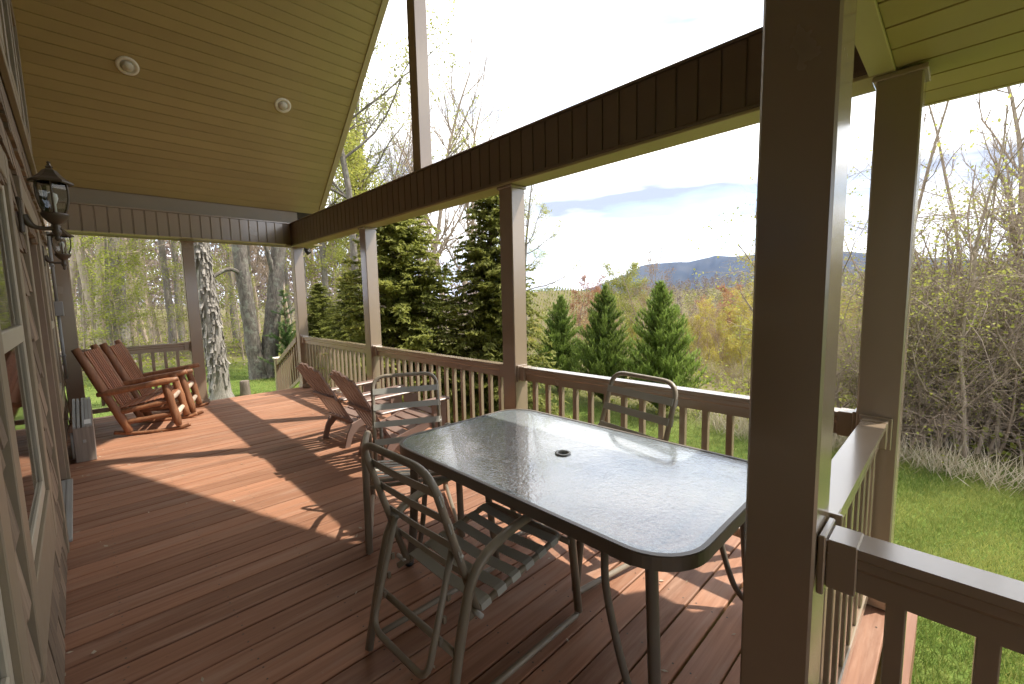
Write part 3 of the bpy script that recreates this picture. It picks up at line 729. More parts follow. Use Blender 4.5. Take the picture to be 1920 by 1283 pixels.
# glass plate with the parasol hole: bridge hole to outline by angle
oa = sorted(inn, key=lambda p: math.atan2(p[1], p[0]) % (2 * math.pi)); no = len(oa)
def hp(p): a_ = math.atan2(p[1], p[0]); return (.028 * math.cos(a_), .028 * math.sin(a_))
ih = [hp(p) for p in oa]; gz0, gz1 = TZ - .0155, TZ - .0005 + .0015
v = [(*p, gz1) for p in oa] + [(*p, gz1) for p in ih] + [(*p, gz0) for p in oa] + [(*p, gz0) for p in ih]; f = []
for i in range(no):
    j = (i + 1) % no
    f += [(i, j, no + j, no + i), (2 * no + j, 2 * no + i, 3 * no + i, 3 * no + j), (2 * no + i, 2 * no + j, j, i), (no + i, no + j, 3 * no + j, 3 * no + i)]
m.add(v, f).build('glass_top', 'pebbled_glass', tb)
MB().lathe([(.040, .0), (.040, .005), (.028, .006), (.025, .0), (.025, -.03), (.029, -.03)], 24, (0, 0, TZ + .0012)).build('parasol_ring', 'aluminium', fro, True)
for sx in (1, -1):
    for sy in (1, -1):
        lx, ly = sx * (hx - .085), sy * (hy - .14)
        path = smooth_path([(lx, ly, TZ - .03), (lx, ly + sy * .01, .45), (lx + sx * .015, ly + sy * .03, .15), (lx + sx * .03, ly + sy * .05, .012)], 5)
        lg = MB().tube(path, .0195, 12, flat=1.25).build('leg', 'table_metal', tb, True)
        MB().lathe([(.0001, 0.001), (.024, .001), (.024, .02), (.0001, .021)], 12, (lx + sx * .03, ly + sy * .05, 0)).build('foot', 'black_housing', lg, True)
        arc = smooth_path([(lx + sx * .02, ly - sy * .16, TZ - .03), (lx + sx * .03, ly - sy * .15, .52), (lx + sx * .025, ly - sy * .10, .30), (lx + sx * .02, ly - sy * .035, .12), (lx + sx * .024, ly + sy * .03, .05)], 6)
        MB().tube(arc, .014, 10).build('brace', 'table_metal', tb, True)
    MB().tube([(sx * (hx - .07), -(hy - .2), TZ - .085), (sx * (hx - .07), (hy - .2), TZ - .085)], .011, 8).build('side_bar', 'table_metal', tb, True)
for sy in (1, -1): MB().tube([(-(hx - .08), sy * (hy - .16), TZ - .07), ((hx - .08), sy * (hy - .16), TZ - .07)], .011, 8).build('cross_bar', 'table_metal', tb, True)

# ------------------------------------------------------------------ strap chairs (facing local +x)
def strap_chair():
    t = thing('strap_chair', 'strap chair', 'chair')
    w = .275; rt = .0165
    for s_ in (1, -1):
        y_ = s_ * w
        p = fillet([(.42, y_, .03), (.345, y_, .60), (.30, y_, .635), (-.02, y_, .628), (-.22, y_, .56), (-.28, y_, .35), (-.355, y_, .012)], .10, 6)
        MB().tube(p, rt, 10, flat=1.25, up=(0, 1, 0)).build('side_frame', 'chair_metal', t, True)
        MB().tube(fillet([(.425, y_, .045), (.405, y_, .018), (-.31, y_, .05)], .03), .0135, 8).build('runner', 'chair_metal', t, True)
    def U(x0, z0, x1, z1, wy, r): return fillet([(x0, -wy, z0), (x1, -wy, z1), (x1, wy, z1), (x0, wy, z0)], r, 7)
    bk = MB().tube(U(-.17, .345, -.36, .945, .235, .10), .0145, 10).build('back_frame', 'chair_metal', t, True)
    d_ = np.array([-.19, 0, .60]); d_ /= np.linalg.norm(d_); nrm = np.array([d_[2], 0, -d_[0]])
    for i, u in enumerate((.15, .275, .40, .515)):
        c_ = np.array([-.17, 0, .345]) + d_ * u; hw = .0215
        v = []
        for yy in (-.252, -.235, 0, .235, .252):
            bow = .006 * (1 - (yy / .25) ** 2)
            for dz, dn in ((-hw, .0152), (hw, .0152), (hw, .0185), (-hw, .0185)):
                e = -1 if abs(yy) > .25 else 1
                v.append(c_ + d_ * dz + nrm * ((dn - bow) if e > 0 else (dn - .022)) + np.array([0, yy, 0]))
        f = []
        for k in range(4):
            for q in range(4): f.append((k * 4 + q, k * 4 + (q + 1) % 4, (k + 1) * 4 + (q + 1) % 4, (k + 1) * 4 + q))
        MB().add(v, f).build('back_strap', 'strap_vinyl', bk)
    # seat
    sf = MB().tube(fillet([(-.22, -.235, .345), (.335, -.235, .425), (.335, .235, .425), (-.22, .235, .345)], .03), .0135, 8).build('seat_frame', 'chair_metal', t, True)
    for i in range(6):
        x_ = -.135 + i * .083; z_ = .345 + (x_ + .22) / .555 * .08
        v = []
        for yy, dz in ((-.251, -.008), (-.244, .011), (-.225, .0148), (0, .002), (.225, .0148), (.244, .011), (.251, -.008)):
            for dx, th_ in ((-.024, 0), (.024, 0), (.024, .0032), (-.024, .0032)): v.append((x_ + dx, yy, z_ + dz + th_ + dx * .14))
        f = [(k * 4 + q, k * 4 + (q + 1) % 4, (k + 1) * 4 + (q + 1) % 4, (k + 1) * 4 + q) for k in range(6) for q in range(4)]
        MB().add(v, f).build('seat_strap', 'strap_vinyl', sf)
    MB().tube([(-.30, -w, .27), (-.30, w, .27)], .0135, 8).build('rear_bar', 'chair_metal', t, True)
    MB().tube([(.355, -w, .40), (.355, w, .40)], .0135, 8).build('front_bar', 'chair_metal', t, True)
    MB().tube(fillet([(-.245, -.19, .60), (-.375, -.19, .17), (-.375, .19, .17), (-.245, .19, .60)], .07, 6), .0125, 8).build('recline_stand', 'chair_metal', t, True)
    for s_ in (1, -1):
        MB().tube([(-.245, s_ * .175, .60), (-.245, s_ * .25, .60)], .008, 8).build('hinge_pin', 'rivet_steel', bk, True)
        MB().tube([(-.19, s_ * .225, .36), (-.19, s_ * .283, .36)], .010, 8).build('pivot', 'rivet_steel', sf, True)
        for q in range(3): MB().box(-.275 - q * .022, -.262 - q * .022, s_ * .19 - .006, s_ * .19 + .006, .42 - q * .075, .445 - q * .075).build('notch', 'chair_metal', t)
    return t
ch = strap_chair()
GR = 'strap chairs round the glass table'
def place(o, x, y, rz, label, group=GR): o.location = (x, y, 0); o.rotation_euler = (0, 0, rz); tag(o, label, 'chair', group); return o
place(ch, 1.105, 1.43, math.radians(2), 'brown metal strap chair pulled up to the long side of the table nearer the house')
place(copy_tree(ch), 1.50, 2.58, math.radians(180 + 62), 'brown metal strap chair at the end of the glass table beside the slatted resin chairs')
cc_ = place(copy_tree(ch), 2.14, 1.47, math.radians(180 - 12), 'brown metal strap chair between the glass table and the front railing')

cc_.scale = (1.08, 1.12, 1.04)
# ------------------------------------------------------------------ slatted resin chairs (facing local +x)
def adirondack():
    t = thing('resin_chair', 'resin chair', 'chair')
    bk = None
    b0 = np.array([-.16, 0, .20]); b1 = np.array([-.56, 0, .90]); u = b1 - b0
    n = 6
    for i in range(n):
        c0 = (i - (n - 1) / 2) * .076; c1 = (i - (n - 1) / 2) * .095; k_ = 1 - .10 * (abs(i - 2.5) / 2.5) ** 1.2
        q0 = b0; q1 = b0 + u * k_; v = []
        nrm = np.array([u[2], 0, -u[0]]) / np.linalg.norm(u)
        for q, c_, hw in ((q0, c0, .027), (q1, c1, .036)):
            for dy, dn in ((-hw, 0), (hw, 0), (hw, .018), (-hw, .018)): v.append(q + np.array([0, c_ + dy, 0]) + nrm * dn)
        f = [(0, 1, 5, 4), (1, 2, 6, 5), (2, 3, 7, 6), (3, 0, 4, 7), (3, 2, 1, 0), (4, 5, 6, 7)]
        MB().add(v, f).build('back_slat', 'brown_resin', t)
    nrm = np.array([u[2], 0, -u[0]]) / np.linalg.norm(u)
    for k_, hw in ((.47, .26), (.10, .22)):
        c_ = b0 + u * k_ - nrm * .018; v = []
        for y_ in (-hw, hw):
            for a_, b_ in ((-.02, 0), (.02, 0), (.02, .0175), (-.02, .0175)): v.append(c_ + u / np.linalg.norm(u) * a_ + nrm * b_ + np.array([0, y_, 0]))
        MB().add(v, [(0, 1, 5, 4), (1, 2, 6, 5), (2, 3, 7, 6), (3, 0, 4, 7), (3, 2, 1, 0), (4, 5, 6, 7)]).build('back_rail', 'brown_resin', t)
    for i in range(6):
        x_ = -.14 + i * .098; z_ = .245 + (x_ + .14) * .27
        MB().box(-.043, .043, -.255, .255, -.009, .009, .004).build('seat_slat', 'brown_resin', t, False, (x_, 0, z_), (0, -.26, 0))
    for s_ in (1, -1):
        y_ = s_ * .275
        MB().box(-.30, .44, y_ - .055, y_ + .055, .515, .537, .008).build('armrest', 'brown_resin', t, False, None, (0, -.03, 0))
        MB().prism([(.28, .001), (.36, .001), (.40, .506), (.24, .506)], 1, y_ - .016, y_ + .016).build('front_leg', 'brown_resin', t)
        # arched side: from front leg under the seat to the swept rear foot
        pr = [(-.29, .001), (-.235, .001), (-.20, .11), (-.13, .18), (-.03, .215), (.12, .25), (.2795, .30), (.2795, .385), (.10, .325), (-.10, .27), (-.20, .235), (-.25, .14)]
        MB().prism(pr, 1, s_ * .255 - .013, s_ * .255 + .002 + .011).build('side_rail', 'brown_resin', t)
    return t
ad = adirondack(); GA = 'slatted resin chairs facing the railing'
place(ad, 2.04, 4.60, math.radians(3), 'brown slatted resin lounge chair nearer the far corner column', GA)
place(copy_tree(ad), 2.06, 3.78, math.radians(-2), 'brown slatted resin lounge chair next to the end strap chair', GA)

# ------------------------------------------------------------------ log rocking chairs (facing local +x)
def logm(mb, p, q, r, n=10):
    p = np.array(p, float); q = np.array(q, float); pts = [p + (q - p) * k / 6 for k in range(7)]
    rr_ = [r * (1 + .10 * math.sin(k * 2.1 + p[0] * 9 + q[1] * 5)) for k in range(7)]; rr_[0] *= .8; rr_[-1] *= .8
    d_ = (q - p) / np.linalg.norm(q - p); return mb.tube([p - d_ * .004] + pts + [q + d_ * .004], [rr_[0] * .8] + rr_ + [rr_[-1] * .8], n)
def rocker():
    t = thing('rocking_chair', 'rocking chair', 'rocking chair')
    w = .29
    T0 = np.array([-.46, 0, .055]); T1 = np.array([-.84, 0, 1.045]); pd = T1 - T0
    for s_ in (1, -1):
        y_ = np.array([0, s_ * w, 0])
        logm(MB(), T0 + y_, T1 + y_ * .97, .046).build('back_post', 'log_wood', t, True)
        logm(MB(), np.array([.0, 0, .055]) + y_, np.array([-.10, 0, .60]) + y_, .043).build('front_leg', 'log_wood', t, True)
        logm(MB(), np.array([.035, s_ * (w + .02), .625]), np.array([-.70, s_ * (w + .02), .52]), .036).build('armrest', 'log_wood', t, True)
        logm(MB(), np.array([-.03, 0, .21]) + y_, np.array([-.52, 0, .165]) + y_, .030).build('side_rung', 'log_wood', t, True)
        logm(MB(), np.array([-.055, 0, .37]) + y_, np.array([-.56, 0, .285]) + y_, .030).build('seat_rail', 'log_wood', t, True)
        rk = smooth_path([(.11, s_ * w, .05), (.03, s_ * w, .026), (-.15, s_ * w, .0185), (-.36, s_ * w, .024), (-.52, s_ * w, .045), (-.60, s_ * w, .065)], 4)
        MB().tube(rk, .020, 8, flat=1.1).build('rocker', 'log_wood', t, True)
    logm(MB(), (-.035, -w, .175), (-.035, w, .175), .030).build('front_rung', 'weathered_log', t, True)
    logm(MB(), (-.065, -w, .375), (-.065, w, .375), .033).build('front_rung', 'weathered_log', t, True)
    for k_ in (.93, .25):
        p = T0 + pd * k_; logm(MB(), p - np.array([0, w, 0]), p + np.array([0, w, 0]), .024).build('back_rail', 'log_wood', t, True)
    n = 7; nrm = np.array([pd[2], 0, -pd[0]]) / np.linalg.norm(pd)
    for i in range(n):
        y_ = (i - 3) * .064; v = []
        for k_ in (.24, .95):
            c_ = T0 + pd * k_ + nrm * .026 + np.array([0, y_, 0])
            for dy, dn in ((-.023, 0), (.023, 0), (.023, .012), (-.023, .012)): v.append(c_ + np.array([0, dy, 0]) + nrm * dn)
        MB().add(v, [(0, 1, 5, 4), (1, 2, 6, 5), (2, 3, 7, 6), (3, 0, 4, 7), (3, 2, 1, 0), (4, 5, 6, 7)]).build('back_slat', 'slat_wood', t)
    for i in range(6):
        x_ = -.09 - i * .082; MB().box(-.033, .033, -.27, .27, -.008, .008, .004).build('seat_slat', 'slat_wood', t, False, (x_, 0, .405 + (x_ + .09) * .17), (0, -.17, 0))
    return t
rk = rocker(); GK = 'log rocking chairs at the far end'
place(rk, 0.735, 6.80, math.radians(-15), 'varnished log rocking chair nearer the grey box', GK)
place(copy_tree(rk), 0.965, 7.43, math.radians(-15), 'varnished log rocking chair nearer the slim post of the far railing', GK)

# ------------------------------------------------------------------ grey box against the wall
bx_ = thing('folded_table', 'long narrow grey wooden case with ribbed metal top leaning by the wall', 'case', (-0.145, 5.87, 0))
MB().prism([(0.02, .003), (0.02, .335), (.70, .50), (.78, .003)], 0, -.07, .07).build('case_body', 'grey_wood', bx_)
MB().box(-.073, .073, 0.0, 0.0195, .003, .34, .003).build('end_panel', 'grey_wood', bx_)
MB().box(-.012, .012, -.006, -.0005, .19, .22, .002).build('latch', 'aluminium', bx_)
for i, x_ in enumerate((-.060, -.030, 0.005, .03, .055)):
    MB().prism([(0.0, .342), (.70, .512), (.70, .527), (0.0, .357)], 0, x_ - .0105, x_ + .0105).build('rib', 'aluminium', bx_)
MB().prism([(0.03, .366), (.13, .390), (.13, .392), (.03, .368)], 0, .01, .058).build('paper_tag', 'paper', bx_)
MB().tube([(-.085, .02, .05), (-.085, .02, .30)], .011, 8).build('side_handle', 'aluminium', bx_, True)

# ------------------------------------------------------------------ plants: generators
def frustums(segs, n):
    """segs: list of (p0,p1,r0,r1) -> verts, quads"""
    a = np.array([(*s[0], *s[1], s[2], s[3]) for s in segs], float); P0, P1, R0, R1 = a[:, :3], a[:, 3:6], a[:, 6], a[:, 7]
    t = P1 - P0; t /= np.linalg.norm(t, axis=1)[:, None] + 1e-9
    ref = np.where(np.abs(t[:, 2:3]) > .9, np.array([[1., 0, 0]]), np.array([[0, 0, 1.]]))
    u = np.cross(t, ref); u /= np.linalg.norm(u, axis=1)[:, None] + 1e-9; w = np.cross(t, u)
    an = np.arange(n) * 2 * np.pi / n; c, s_ = np.cos(an), np.sin(an)
    off = u[:, None] * c[None, :, None] + w[:, None] * s_[None, :, None]
    V = np.concatenate([P0[:, None] + off * R0[:, None, None], P1[:, None] + off * R1[:, None, None]], 1).reshape(-1, 3)
    b = (np.arange(len(a)) * 2 * n)[:, None]; k = np.arange(n)[None]; k2 = (k + 1) % n
    Q = np.stack([b + k, b + k2, b + n + k2, b + n + k], -1).reshape(-1, 4)
    return V, Q
def branch_mesh(name, segs, mat):
    big = [s for s in segs if s[2] > .05]; mid = [s for s in segs if .009 < s[2] <= .05]; fine = [s for s in segs if s[2] <= .009]
    Vs, Qs, o = [], [], 0
    for g, n in ((big, 9), (mid, 5), (fine, 3)):
        if g:
            V, Q = frustums(g, n); Vs.append(V); Qs.append(Q + o); o += len(V)
    return np_mesh(name, np.concatenate(Vs), np.concatenate(Qs), [mat], smooth=True)
def blades(C, D, N, ln, wd):
    """quads: centre, direction, side direction, length, width"""
    D = D / (np.linalg.norm(D, axis=1)[:, None] + 1e-9); Sd = np.cross(D, N); Sd /= np.linalg.norm(Sd, axis=1)[:, None] + 1e-9
    l = (ln * .5)[:, None]; w = (wd * .5)[:, None]
    V = np.stack([C - D * l - Sd * w * .6, C - D * l * .2 + Sd * w * -1.1, C + D * l, C - D * l * .2 + Sd * w * 1.1], 1)
    V[:, 0] = C - D * l
    return V.reshape(-1, 3), np.arange(len(C) * 4).reshape(-1, 4)
def leaf_mesh(name, pts, mat, size, rng, tint=None, flat=0.0):
    C = np.asarray(pts, float); n = len(C); D = rng.normal(size=(n, 3)); N = rng.normal(size=(n, 3)); N[:, 2] += flat; D[:, 2] *= (0.6 if flat else 1)
    s = size * rng.uniform(.6, 1.35, n); V, Q = blades(C, D, N, s, s * .62)
    return np_mesh(name, V, Q, [mat], tint=rng.random(n) if tint is None else tint)
class Grow:
    def __init__(s, seed, spec): s.r = random.Random(seed); s.sp = spec; s.segs = []; s.tips = []
    def go(s, p, d, Ln, r, lev):
        sp = s.sp[lev]; n = max(2, int(sp['n'])); st = Ln / n; R = s.r; last = lev == len(s.sp) - 1; r_end = r * sp.get('taper', .25)
        for i in range(n):
            wob = sp['wob']; d = Vector((d.x + R.gauss(0, wob), d.y + R.gauss(0, wob), d.z + R.gauss(0, wob) + sp.get('up', 0))).normalized()
            q = p + d * st; r0 = r + (r_end - r) * i / n; r1 = r + (r_end - r) * (i + 1) / n
            s.segs.append((tuple(p), tuple(q), r0, r1)); u = (i + 1) / n
            if not last and u > sp.get('start', 0.2):
                kids = sp['kids']; kk = int(kids) + (R.random() < kids - int(kids))
                for _ in range(kk):
                    ang = math.radians(R.gauss(sp.get('ang', 45), sp.get('angv', 12))); ax = Vector((R.gauss(0, 1), R.gauss(0, 1), R.gauss(0, 1))); ax = (ax - d * ax.dot(d)).normalized()
                    cdv = (d * math.cos(ang) + ax * math.sin(ang)).normalized()
                    cl = Ln * sp['ratio'] * R.uniform(.6, 1.2) * (1.15 - sp.get('cone', .6) * u)
                    s.go(p + (q - p) * R.random(), cdv, cl, min(r0 * sp.get('rr', .5), cl * .03 + .002), lev + 1)
            if lev >= len(s.sp) - 2: s.tips.append(tuple(q))
            p = q
        return p
TREES = {}
def proto(name, part_mats, segs, leafpts=None, leafmat_=None, size=.06, seed=0, flat=0, multi=1, jit=.05, nm=('trunk', 'crown')):
    """register shared meshes for a kind of tree"""
    rng = np.random.default_rng(seed); ms = [(nm[0], branch_mesh(nm[0], segs, part_mats))]
    if leafpts is not None and len(leafpts):
        P = np.repeat(np.asarray(leafpts, float), multi, 0); P = P + rng.normal(0, jit, P.shape); ms.append((nm[1], leaf_mesh(nm[1], P, leafmat_, size, rng, flat=flat)))
    TREES[name] = ms
def plant(kind, name, label, cat, x, y, s=1.0, rz=None, group=None, z=None, sz=None, lean=0.0, swap=None):
    t = thing(name, label, cat, (x, y, (gz(x, y) - .03) if z is None else z), rr_tree.uniform(0, 6.28) if rz is None else rz, group)
    t.scale = (s, s, sz or s); t.rotation_euler.x = lean
    for nm, me in TREES[kind]: link(nm, me, t)
    return t
rr_tree = random.Random(21)

# tall woodland tree, bare tall tree, understory sapling, crown trees, brush
g = Grow(1, [dict(n=16, wob=.035, up=.02, start=.42, kids=1.3, ang=48, ratio=.26, taper=.25, rr=.45, cone=.5), dict(n=7, wob=.12, up=.06, start=.15, kids=1.6, ang=42, ratio=.42, taper=.25), dict(n=4, wob=.16, up=.03, start=.1, kids=1.5, ang=40, ratio=.5, taper=.3), dict(n=2, wob=.2, taper=.4)])
g.go(Vector((0, 0, -.1)), Vector((0, 0, 1)), 17, .2, 0); proto('woodland', 'grey_bark', g.segs, g.tips[::2], 'spring_leaf', .085, 1, multi=2, jit=.12)
g = Grow(2, [dict(n=14, wob=.045, up=.02, start=.5, kids=1.2, ang=45, ratio=.24, taper=.25, rr=.4), dict(n=6, wob=.14, up=.05, start=.15, kids=1.5, ang=42, ratio=.45, taper=.25), dict(n=4, wob=.18, start=.1, kids=1.4, ang=40, ratio=.5, taper=.3), dict(n=2, wob=.2, taper=.4)])
g.go(Vector((0, 0, -.1)), Vector((0.02, 0, 1)), 15, .11, 0); proto('pole', 'twig_brown', g.segs, g.tips[::5], 'bud_brown', .05, 2, multi=1)
g = Grow(3, [dict(n=10, wob=.05, up=.03, start=.2, kids=2.2, ang=38, ratio=.42, taper=.25, rr=.5, cone=.55), dict(n=7, wob=.10, up=.12, start=.12, kids=2.1, ang=32, ratio=.40, taper=.25), dict(n=4, wob=.12, up=.08, start=.1, kids=2.2, ang=30, ratio=.5, taper=.3), dict(n=3, wob=.15, up=.03, taper=.4)])
g.go(Vector((0, 0, -.1)), Vector((0, 0, 1)), 14, .15, 0); proto('bare', 'twig_brown', g.segs, g.tips[::9], 'bud_brown', .045, 3)
g = Grow(4, [dict(n=9, wob=.05, up=.02, start=.18, kids=2.2, ang=72, angv=9, ratio=.34, taper=.2, rr=.45, cone=.7), dict(n=6, wob=.10, up=.01, start=.1, kids=2.2, ang=42, ratio=.42, taper=.25), dict(n=3, wob=.14, taper=.4)])
g.go(Vector((0, 0, -.1)), Vector((0, 0, 1)), 5.5, .035, 0); proto('understory', 'twig_brown', g.segs, g.tips, 'spring_leaf', .062, 4, flat=2.2, multi=4, jit=.09)
def crown_tree(seed, H, r):
    g = Grow(seed, [dict(n=10, wob=.06, up=.02, start=.28, kids=1.9, ang=45, ratio=.42, taper=.2, rr=.5, cone=.55), dict(n=6, wob=.12, up=.07, start=.12, kids=1.9, ang=40, ratio=.45, taper=.25), dict(n=4, wob=.15, up=.03, start=.1, kids=1.8, ang=38, ratio=.5, taper=.3), dict(n=2, wob=.2, taper=.4)])
    g.go(Vector((0, 0, -.1)), Vector((0, 0, 1)), H, r, 0); return g
g = crown_tree(5, 9.5, .12); proto('crown', 'twig_brown', g.segs, g.tips, 'pale_leaf', .11, 5, multi=6, jit=.16)
TREES['crown_red'] = [TREES['crown'][0], ('crown', leaf_mesh('crown', np.repeat(np.array(g.tips), 4, 0) + np.random.default_rng(9).normal(0, .1, (len(g.tips) * 4, 3)), 'red_bud', .10, np.random.default_rng(8)))]
g = crown_tree(6, 9.0, .11); proto('crown_brown', 'twig_brown', g.segs, g.tips[::2], 'bud_brown', .08, 6, multi=4, jit=.14)
TREES['crown_gold'] = [TREES['crown_brown'][0], ('crown', leaf_mesh('crown', np.repeat(np.array(g.tips), 3, 0) + np.random.default_rng(19).normal(0, .12, (len(g.tips) * 3, 3)), 'gold_leaf', .11, np.random.default_rng(18)))]
def brush(seed, stems, H, spread, leaf, every, size, mat='twig_brown'):
    g = Grow(seed, [dict(n=9, wob=.11, up=.03, start=.15, kids=1.6, ang=45, ratio=.40, taper=.25, rr=.5, cone=.4), dict(n=6, wob=.20, up=.0, start=.1, kids=1.7, ang=48, ratio=.5, taper=.3), dict(n=4, wob=.24, up=-.02, taper=.35)])
    R = random.Random(seed)
    for i in range(stems):
        a_ = R.uniform(0, 6.28); g.go(Vector((math.cos(a_) * R.uniform(0, spread), math.sin(a_) * R.uniform(0, spread), -.1)), Vector((math.cos(a_) * .35, math.sin(a_) * .35, 1)).normalized(), H * R.uniform(.6, 1.1), H * .0065 + .004, 0)
    return g
g = brush(31, 9, 4.2, .5, 0, 0, 0); proto('brush_a', 'twig_brown', g.segs, g.tips[::5], 'pale_leaf', .046, 31, multi=2, jit=.05)
g = brush(32, 10, 3.4, .7, 0, 0, 0); proto('brush_b', 'twig_dark', g.segs, g.tips[::12], 'spring_leaf', .042, 32, multi=1, jit=.04)
g = brush(33, 8, 5.0, .5, 0, 0, 0); proto('brush_c', 'twig_brown', g.segs, g.tips[::3], 'pale_leaf', .05, 33, multi=2, jit=.05)
g = Grow(7, [dict(n=12, wob=.05, up=.02, start=.25, kids=1.8, ang=55, ratio=.36, taper=.2, rr=.45, cone=.5), dict(n=7, wob=.13, up=.03, start=.15, kids=1.7, ang=42, ratio=.42, taper=.25), dict(n=4, wob=.18, start=.1, kids=1.6, ang=42, ratio=.5, taper=.3), dict(n=3, wob=.2, taper=.4)])
g.go(Vector((0, 0, -.1)), Vector((0, 0, 1)), 12.5, .13, 0); proto('leafing', 'grey_bark', g.segs, g.tips[::2], 'pale_leaf', .07, 7, multi=5, jit=.09)

def conifer(seed, H, R0, nb, rise, droop, power, blen, bwid, mat, wood_='conifer_bark', up=0.0, sub=.34, step=.065, per=5, bottom=.03, rag=(.62, 1.12)):
    rng = np.random.default_rng(seed); segs = []; C = []; D = []; N = []; T = []
    for k in range(14):
        a_, b_ = k / 14, (k + 1) / 14; segs.append(((0, 0, H * a_ - .1 * (k == 0)), (0, 0, H * b_), .016 * H * (1 - a_) + .004, .016 * H * (1 - b_) + .004))
    for i in range(nb):
        h_ = H * (bottom + (1 - bottom) * rng.random() ** 1.25); u_ = h_ / H
        Lb = R0 * ((1 - u_) ** power) * rng.uniform(rag[0], rag[1]) + .06; az_ = rng.uniform(0, 2 * np.pi); o = np.array([np.cos(az_), np.sin(az_), 0])
        m = max(3, int(Lb / .16)); p = np.array([0, 0, h_]); path = [p]; tone = rng.uniform(0, .35); lift_ = rng.normal(0, .2)
        for j in range(m):
            v = (j + .5) / m; dv = o + np.array([0, 0, rise + lift_ - droop * v + rng.normal(0, .05)]) + rng.normal(0, .06, 3); dv /= np.linalg.norm(dv); q = p + dv * Lb / m
            segs.append((tuple(p), tuple(q), .010 * (1 - v) + .002, .009 * (1 - v) + .002))
            ns = max(1, int(Lb / m / step))
            for s_ in range(ns):
                c_ = p + (q - p) * (s_ + rng.random()) / ns
                for sg in (-1, 1):
                    sd = np.cross(dv, [0, 0, 1.0]) * sg; sd /= np.linalg.norm(sd) + 1e-9; sl_ = sub * (Lb * (1 - v * .75) * .55 + .07) * rng.uniform(.6, 1.2)
                    e = dv * .75 + sd * .8 + np.array([0, 0, up - .10 * (droop > 0)]) + rng.normal(0, .12, 3); e /= np.linalg.norm(e)
                    for w_ in range(per):
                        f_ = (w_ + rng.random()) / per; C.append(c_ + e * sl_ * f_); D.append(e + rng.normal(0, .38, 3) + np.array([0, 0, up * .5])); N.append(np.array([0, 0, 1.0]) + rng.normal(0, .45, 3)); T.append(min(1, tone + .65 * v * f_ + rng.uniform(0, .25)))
            p = q
    C = np.array(C); D = np.array(D); N = np.array(N); n = len(C)
    V, Q = blades(C, D, N, blen * rng.uniform(.7, 1.3, n), bwid * rng.uniform(.7, 1.3, n))
    return [('trunk', branch_mesh('trunk', segs, wood_)), ('crown', np_mesh('crown', V, Q, [mat], tint=np.array(T)))]
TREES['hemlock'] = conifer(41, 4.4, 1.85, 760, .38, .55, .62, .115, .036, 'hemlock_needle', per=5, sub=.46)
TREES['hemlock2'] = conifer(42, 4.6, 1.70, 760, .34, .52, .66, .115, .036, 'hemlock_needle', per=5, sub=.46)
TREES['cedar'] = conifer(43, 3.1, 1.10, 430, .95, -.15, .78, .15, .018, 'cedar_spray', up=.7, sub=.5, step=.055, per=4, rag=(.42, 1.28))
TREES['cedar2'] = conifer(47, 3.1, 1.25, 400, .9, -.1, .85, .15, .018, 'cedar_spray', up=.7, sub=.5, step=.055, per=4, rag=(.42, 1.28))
TREES['sapling_pine'] = conifer(44, 2.2, .75, 70, .45, -.2, .8, .13, .007, 'pine_needle', up=.15, sub=.25, step=.05, per=14)

# ------------------------------------------------------------------ plants: placing
def on(px, D, py=560): p = at(px, py, D); return p[0], p[1]
x, y = on(752, 8.3); plant('hemlock', 'hemlock_tree', 'broad dense hemlock rising beyond the railing between two columns', 'tree', x, y, .88, 0.6, sz=1.02)
x, y = on(922, 8.0); plant('hemlock2', 'hemlock_tree', 'dark hemlock partly hidden by the column past the table', 'tree', x, y, .80, 1.9, sz=1.02)
x, y = on(598, 13.5); plant('hemlock', 'hemlock_tree', 'small hemlock seen past the far corner column', 'tree', x, y, .56, 2.6)
x, y = on(655, 12.0); plant('hemlock2', 'hemlock_tree', 'small hemlock just left of the broad dense hemlock', 'tree', x, y, .58, .3)
x, y = on(1046, 11.2); plant('cedar', 'cedar_tree', 'slim green cedar beside the dark hemlock, in front of the farm hill', 'tree', x, y, .84, .4, sz=.80, lean=.03)
x, y = on(1133, 10.3); plant('cedar2', 'cedar_tree', 'cone shaped green cedar in the middle of the row of three', 'tree', x, y, .84, 2.2, sz=.89, lean=-.025)
x, y = on(1243, 9.6); plant('cedar', 'cedar_tree', 'bright green cedar at the end of the row beside the thick column', 'tree', x, y, .95, 4.0, sz=.90, lean=.02)
x, y = on(532, 12.4); plant('sapling_pine', 'pine_tree', 'young pine beside the double trunked oak', 'tree', x, y, 1.0, 1.0)

# shaggy barked tree
def hero_trunk(name, label, base, paths, mat, cat='tree'):
    t = thing(name, label, cat, base)
    for pts, r0, r1, nm in paths:
        P = smooth_path(pts, 8); n = len(P); rs2 = random.Random(len(pts))
        R_ = [(r0 + (r1 - r0) * i / n) * (1 + .05 * rs2.uniform(-1, 1)) * (1 + .45 * math.exp(-P[i][2] / .2) * (nm == 'trunk')) for i in range(n)]
        m = MB(); m.tube(P, R_, 22, caps=False)
        rr2 = random.Random(5); m.v = [(vx + rr2.gauss(0, .006), vy + rr2.gauss(0, .006), vz) for vx, vy, vz in m.v]
        m.build(nm, mat, t, True)
    return t
x, y = on(393, 10.5); bz = gz(x, y) - .05
hk = hero_trunk('shagbark_tree', 'tree with pale peeling shaggy bark beside the far railing post', (x, y, bz), [([(0.05, 0, 0), (.02, 0, 1), (-.05, .0, 2.2), (-.12, .02, 3.6), (-.18, .02, 6), (-.2, .02, 10)], .165, .12, 'trunk')], 'shag_bark')
V = []; Q = []; rs3 = random.Random(17)
